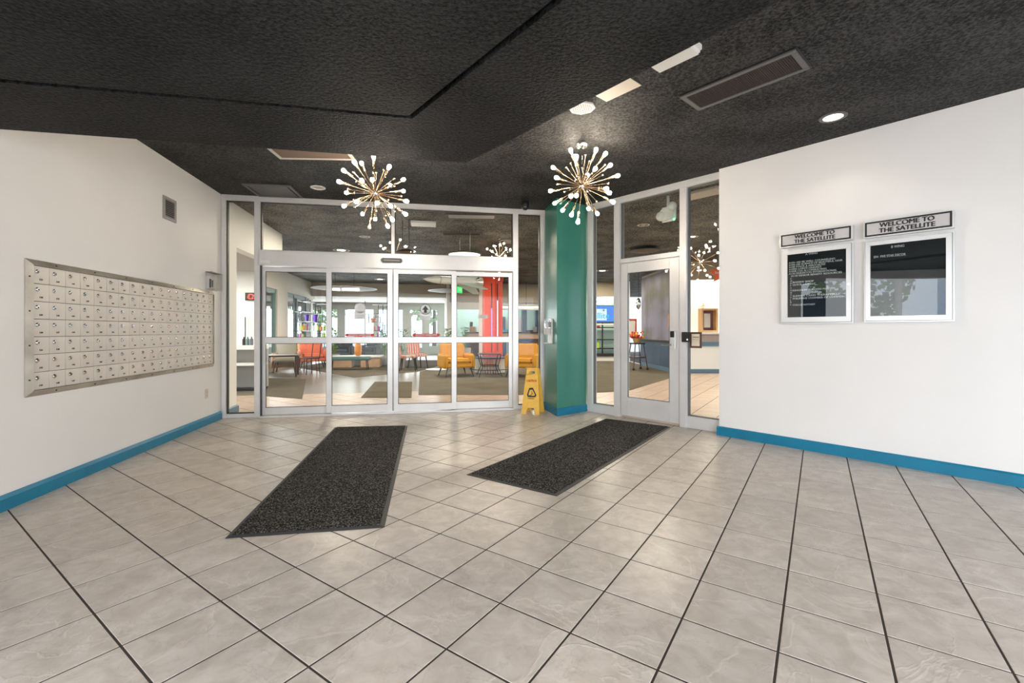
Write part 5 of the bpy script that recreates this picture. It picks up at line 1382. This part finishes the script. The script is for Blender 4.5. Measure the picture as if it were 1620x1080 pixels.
# corridor wall at the back with counter ledge
cw_y = 12.6
struct(MB().box(4.62, 9.5, cw_y, cw_y+.15, 0, 1.09).build('wall_counter', WHITE)); struct(MB().box(4.62, 9.5, cw_y-.03, cw_y, 0, .11).build('baseboard_counter', BLUEG))
struct(MB().box(4.62, 9.5, cw_y-.03, cw_y, .755, .875).build('trim_12', BLUEG), 'slate blue chair rail'); struct(MB().box(4.62, 9.5, cw_y-.02, cw_y, .875, 1.09).build('trim_13', mat('weathered_board', (.36, .29, .26), .6)), 'greyed timber band under the ledge')
struct(MB().box(4.62, 9.5, cw_y-.06, cw_y+.9, 1.09, 1.14).build('trim_14', WHITE), 'white ledge'); struct(MB().box(4.62, 9.5, cw_y+.9, cw_y+1.05, 0, CH).build('wall_counter_back', mat('warm_white', (.84, .80, .72), .5)))
q = MB().prism([(4.62, cw_y-.6), (9.5, cw_y-1.9), (9.5, cw_y-1.75), (4.62, cw_y-.45)], 2.55, CH); struct(q.build('wall_bulkhead_counter', TAN))
struct(MB().prism([(6.35, 5.0), (6.5, 5.0), (9.6, 13.6), (9.45, 13.6)], 0, CH).build('wall_corridor', LWALL)) if False else None
p = dz(cw_y+.3, 1120, 525); s = thing('display_case', 'oak shadow box display case on the white ledge', 'display case', (p.x, p.y, 1.14))
zz = (EYE+(HOR-488)*(cw_y+.3)/FPX)-1.14; q = MB(); hw = .235
q.box(-hw, -hw+.05, -.12, .12, 0, zz); q.box(hw-.05, hw, -.12, .12, 0, zz); q.box(-hw+.05, hw-.05, -.12, .12, 0, .06); q.box(-hw+.05, hw-.05, -.12, .12, zz-.05, zz); q.build('frame', mat('light_oak', (.66, .38, .17), .4), s)
MB().box(-hw+.05, hw-.05, .09, .11, .06, zz-.05).build('back_board', mat('plum_board', (.22, .10, .12), .6), s); MB().box(-.09, .09, .05, .06, .14, zz-.14).build('paper', CASE, s)
p = dz(cw_y+.85, 1113, 482); s = thing('starburst_ornament', 'brown starburst ornament on the white wall above the oak display case', 'ornament', tuple(p)); q = MB()
for i in range(8):
    a = i*PI/4; r = .24 if i % 4 == 2 else (.13 if i % 2 == 0 else .10); q.tube((0, 0, 0), (r*math.cos(a), 0, r*math.sin(a)), .012, .001, n=6)
q.build('ray', BRASS, s); MB().sphere((0, 0, 0), .025, 10, 6).build('centre', BRASS, s)
p = dz(11.2, 1132, 435); s = thing('boomerang_sign', 'orange boomerang shaped sign hanging high in the corridor', 'sign', tuple(p))
MB().prism([(-.19, .10), (-.05, .15), (.12, .16), (.16, .12), (.14, .0), (.06, -.12), (-.06, -.17), (-.02, -.08), (-.04, .0), (-.12, .05)], -.02, .02, 'y').build('sign_face', mat('orange_sign', (.75, .13, .03), .4), s, bevel=.006)
text('Bar', .08, TXTW, s, .03, -.023, .06); q = MB(); q.path([(-.02, 0, .15), (.0, 0, .24), (.04, 0, .16), (.07, 0, .3), (.0, 0, CH-p.z)], .004, 5); q.build('wire', DARKM, s)
# back wall seen through the narrow glass: tan bulkhead, tube lights, screen, shelves
bw = 18.0
struct(MB().box(1.9, 4.45, bw, bw+.15, 0, CH).build('wall_shop', MINT)); struct(MB().box(1.9, 4.45, bw-.9, bw-.75, 2.5, CH).build('wall_shop_bulkhead', TAN))
for k, v in enumerate((473.5, 480)):
    a, b = dz(bw-.2-.25*k, 930, v), dz(bw-.2-.25*k, 967, v+.2); s = thing('tube_lamp', ('upper' if k == 0 else 'lower')+' cool tube lamp above the blue screen', 'tube lamp', tuple(a)); MB().tube((0, 0, 0), b-a, .03).build('tube', emis('cool_tube', (.9, .95, 1), 5) if 'cool_tube' not in MATS else MATS['cool_tube'], s)
    for f_ in (.2, .8): q_ = (b-a)*f_; MB().tube((q_.x, q_.y, q_.z+.03), (q_.x, q_.y, CH-a.z), .006).build('rod', DARKM, s)
a, b = dz(bw-.06, 925, 483), dz(bw-.06, 973, 510); s = thing('lobby_screen', 'lit blue and white screen with script lettering on the shop wall', 'screen', tuple((a+b)/2)); hw, hh = (b.x-a.x)/2, (a.z-b.z)/2
MB().box(-hw, hw, 0, .05, -hh, hh).build('screen_body', BLACK, s); MB().box(-hw+.02, hw-.02, -.006, 0, -hh+.03, hh-.02).build('screen_face', emis('screen_blue', (.12, .30, .85), 1.0), s)
MB().box(-hw+.05, hw*.45, -.009, -.006, -hh+.09, hh-.14).build('screen_panel', emis('screen_white', (.75, .88, 1), 1.0), s); text('Satellite', .34, emis('screen_cyan', (.12, .62, .9), .9), s, -hw*.25, -.011, -.08, bold=.006)
q = MB()
for i in range(8): a = i*PI/4; r = .14 if i % 2 == 0 else .08; q.tube((.15, -.012, .15), (.15+r*math.cos(a), -.012, .15+r*math.sin(a)), .007, .001, n=4)
q.build('screen_star', DARKM, s)
s = thing('display_shelf', 'black framed glass display shelf under the blue screen', 'shelf', (0, 0, 0)); y0 = bw-.5
X0, X1 = dz(y0, 928, 0).x, dz(y0, 975, 0).x; zv = lambda v: EYE+(HOR-v)*y0/FPX
for v, m_ in ((513, WHITE), (518, DARKM), (537, DARKM), (551, DARKM)): MB().box(X0, X1, y0-.15, y0+.2, zv(v)-.02, zv(v)+.02).build('shelf_board', m_, s)
for u in (928, 953, 974): x = dz(y0, u, 0).x; MB().box(x-.025, x+.025, y0-.02, y0+.02, 0, zv(511)).build('post', DARKM, s)
MB().box(X0, X1, y0-.2, y0+.2, zv(563), zv(559)).build('base_rail', DARKM, s); MB().box(X0, X1, y0-.16, y0+.2, 0, zv(563)).build('plinth', WHITE, s)
for k, (u, v1, h, c_, nm) in enumerate(((946, 551, .27, LIME, 'lime green bottle on the display shelf under the screen'), (940, 518, .07, RED, 'first dark red can on the display shelf'), (943.5, 518, .07, RED, 'second dark red can on the display shelf'), (947, 518, .07, RED, 'third dark red can on the display shelf'))):
    x = dz(y0, u, 0).x; o = MB().lathe([(.05, 0), (.05, h*.75), (.02, h*.85), (.02, h)], n=12).build('shelf_bottle', c_, smooth=True); o.location = (x, y0-.05, zv(v1)+.021); tag(o, nm, 'bottle' if k == 0 else 'can')
# red framed picture, chrome pendant, cart with flowers, rail
struct(MB().box(4.0, 4.46, 16.9, 17.0, 0, CH).build('wall_shop_end', WHITE))
p = dz(16.88, 999, 517); s = thing('red_framed_picture', 'picture in a red frame seen through the swing door', 'picture', tuple(p)); q = MB(); q.box(-.2, .2, -.02, .02, .25, .31); q.box(-.2, .2, -.02, .02, -.31, -.25); q.box(-.2, -.14, -.02, .02, -.25, .25); q.box(.14, .2, -.02, .02, -.25, .25); q.build('frame', mat('red_frame', (.5, .06, .03), .4), s)
MB().box(-.14, .14, 0, .01, -.25, .25).build('print', CASE, s)
p = dz(13.0, 1010, 480); s = thing('chrome_pendant', 'oval chrome pendant lamp beside the mural', 'pendant lamp', tuple(p)); MB().sphere((0, 0, 0), .17, 18, 12, (.45, .45, 1)).build('shade', CHROME, s, smooth=True); MB().tube((0, 0, .17), (0, 0, CH-p.z), .008).build('rod', DARKM, s)
p = dz(13.6, 1008, 0); s = thing('flower_cart', 'dark wheeled cart carrying a red and yellow flower arrangement by the mural', 'cart', (p.x, p.y, 0), .3)
MB().box(-.18, .18, -.16, .16, .78, .82).build('tray', DARKM, s); 
for sx in (-1, 1):
    for sy in (-1, 1): MB().tube((sx*.14, sy*.12, .8), (sx*.24, sy*.18, .06), .016).build('leg', WALNUT, s); MB().sphere((sx*.24, sy*.18, .04), .04, 10, 6).build('wheel', BLACK, s)
MB().box(-.2, .2, -.16, .16, .36, .40).build('lower_tray', WALNUT, s)
tag(s, s['label'], 'cart'); s2 = thing('flower_basket', 'basket of red and yellow flowers on the dark cart by the mural', 'flowers', (p.x, p.y, .82))
MB().lathe([(.10, 0), (.14, .14)], n=14).build('basket', mat('basket', (.4, .25, .1)), s2); rnd = random.Random(8); q1, q2_ = MB(), MB()
for i in range(30): c = (rnd.uniform(-.2, .2), rnd.uniform(-.15, .15), .14+rnd.uniform(0, .18)); (q1 if i % 3 else q2_).sphere(c, rnd.uniform(.03, .05), 7, 5)
q1.build('red_flowers', RED, s2); q2_.build('yellow_flowers', mat('yellow_petal', (.8, .45, .05)), s2)
# small brown mat behind the tall glass
a, b = fl(1090, 659), fl(1138, 671); s = struct(place(MB().box(Y(1088, .14), Y(1143, .14), .14, .42, .0008, .008), 'floor_mat_inner', mat('brown_mat', (.06, .035, .02), .95, mix=((.12, .08, .05), 60, .45, .6)), FR), 'brown mat inside the tall glass')

# fill lights added to brighten the lobby, no fixtures behind them
def spot(x, y, e, col=(1, .86, .68), size=.12):
    l = bpy.data.lights.new('lobby_fill', 'AREA'); l.shape = 'DISK'; l.size = size*4; l.energy = e; l.color = col
    o = bpy.data.objects.new('lobby_fill', l); C.objects.link(o); o.location = (x, y, CH-.03)


for x, y, e in ((-3.2, 8.4, 55), (-.2, 9.0, 62), (2.6, 7.9, 60), (4.4, 8.8, 60), (-1.6, 12.2, 95), (2.2, 12.2, 80), (-4.6, 12.4, 80), (3.2, 15.8, 80), (.8, 15.4, 100), (7.0, 11.0, 60), (4.0, 17.8, 25)):
    spot(x, y, e)
l = bpy.data.lights.new('reception_fill', 'AREA'); l.size = 2.5; l.energy = 90; l.color = (.95, 1, .98); o = bpy.data.objects.new('reception_fill', l); C.objects.link(o); o.location = (1.5, 18.6, CH-.1)  # added fill over the reception, no fixture there
o.location = FB.at(5.2, 12.4, CH-.1)
l = bpy.data.lights.new('salon_fill', 'AREA'); l.size = 1.4; l.energy = 60; l.color = (1, .98, .95); o = bpy.data.objects.new('salon_fill', l); C.objects.link(o); o.location = FB.at(-1.6, 1.9, HZ-.03)  # added fill under the salon ceiling, no fixture there
l = bpy.data.lights.new('ledge_fill', 'AREA'); l.size = 1.0; l.energy = 70; l.color = (1, .9, .75); o = bpy.data.objects.new('ledge_fill', l); C.objects.link(o); o.location = (6.2, 13.0, CH-.1)  # added fill above the ledge, no fixture there
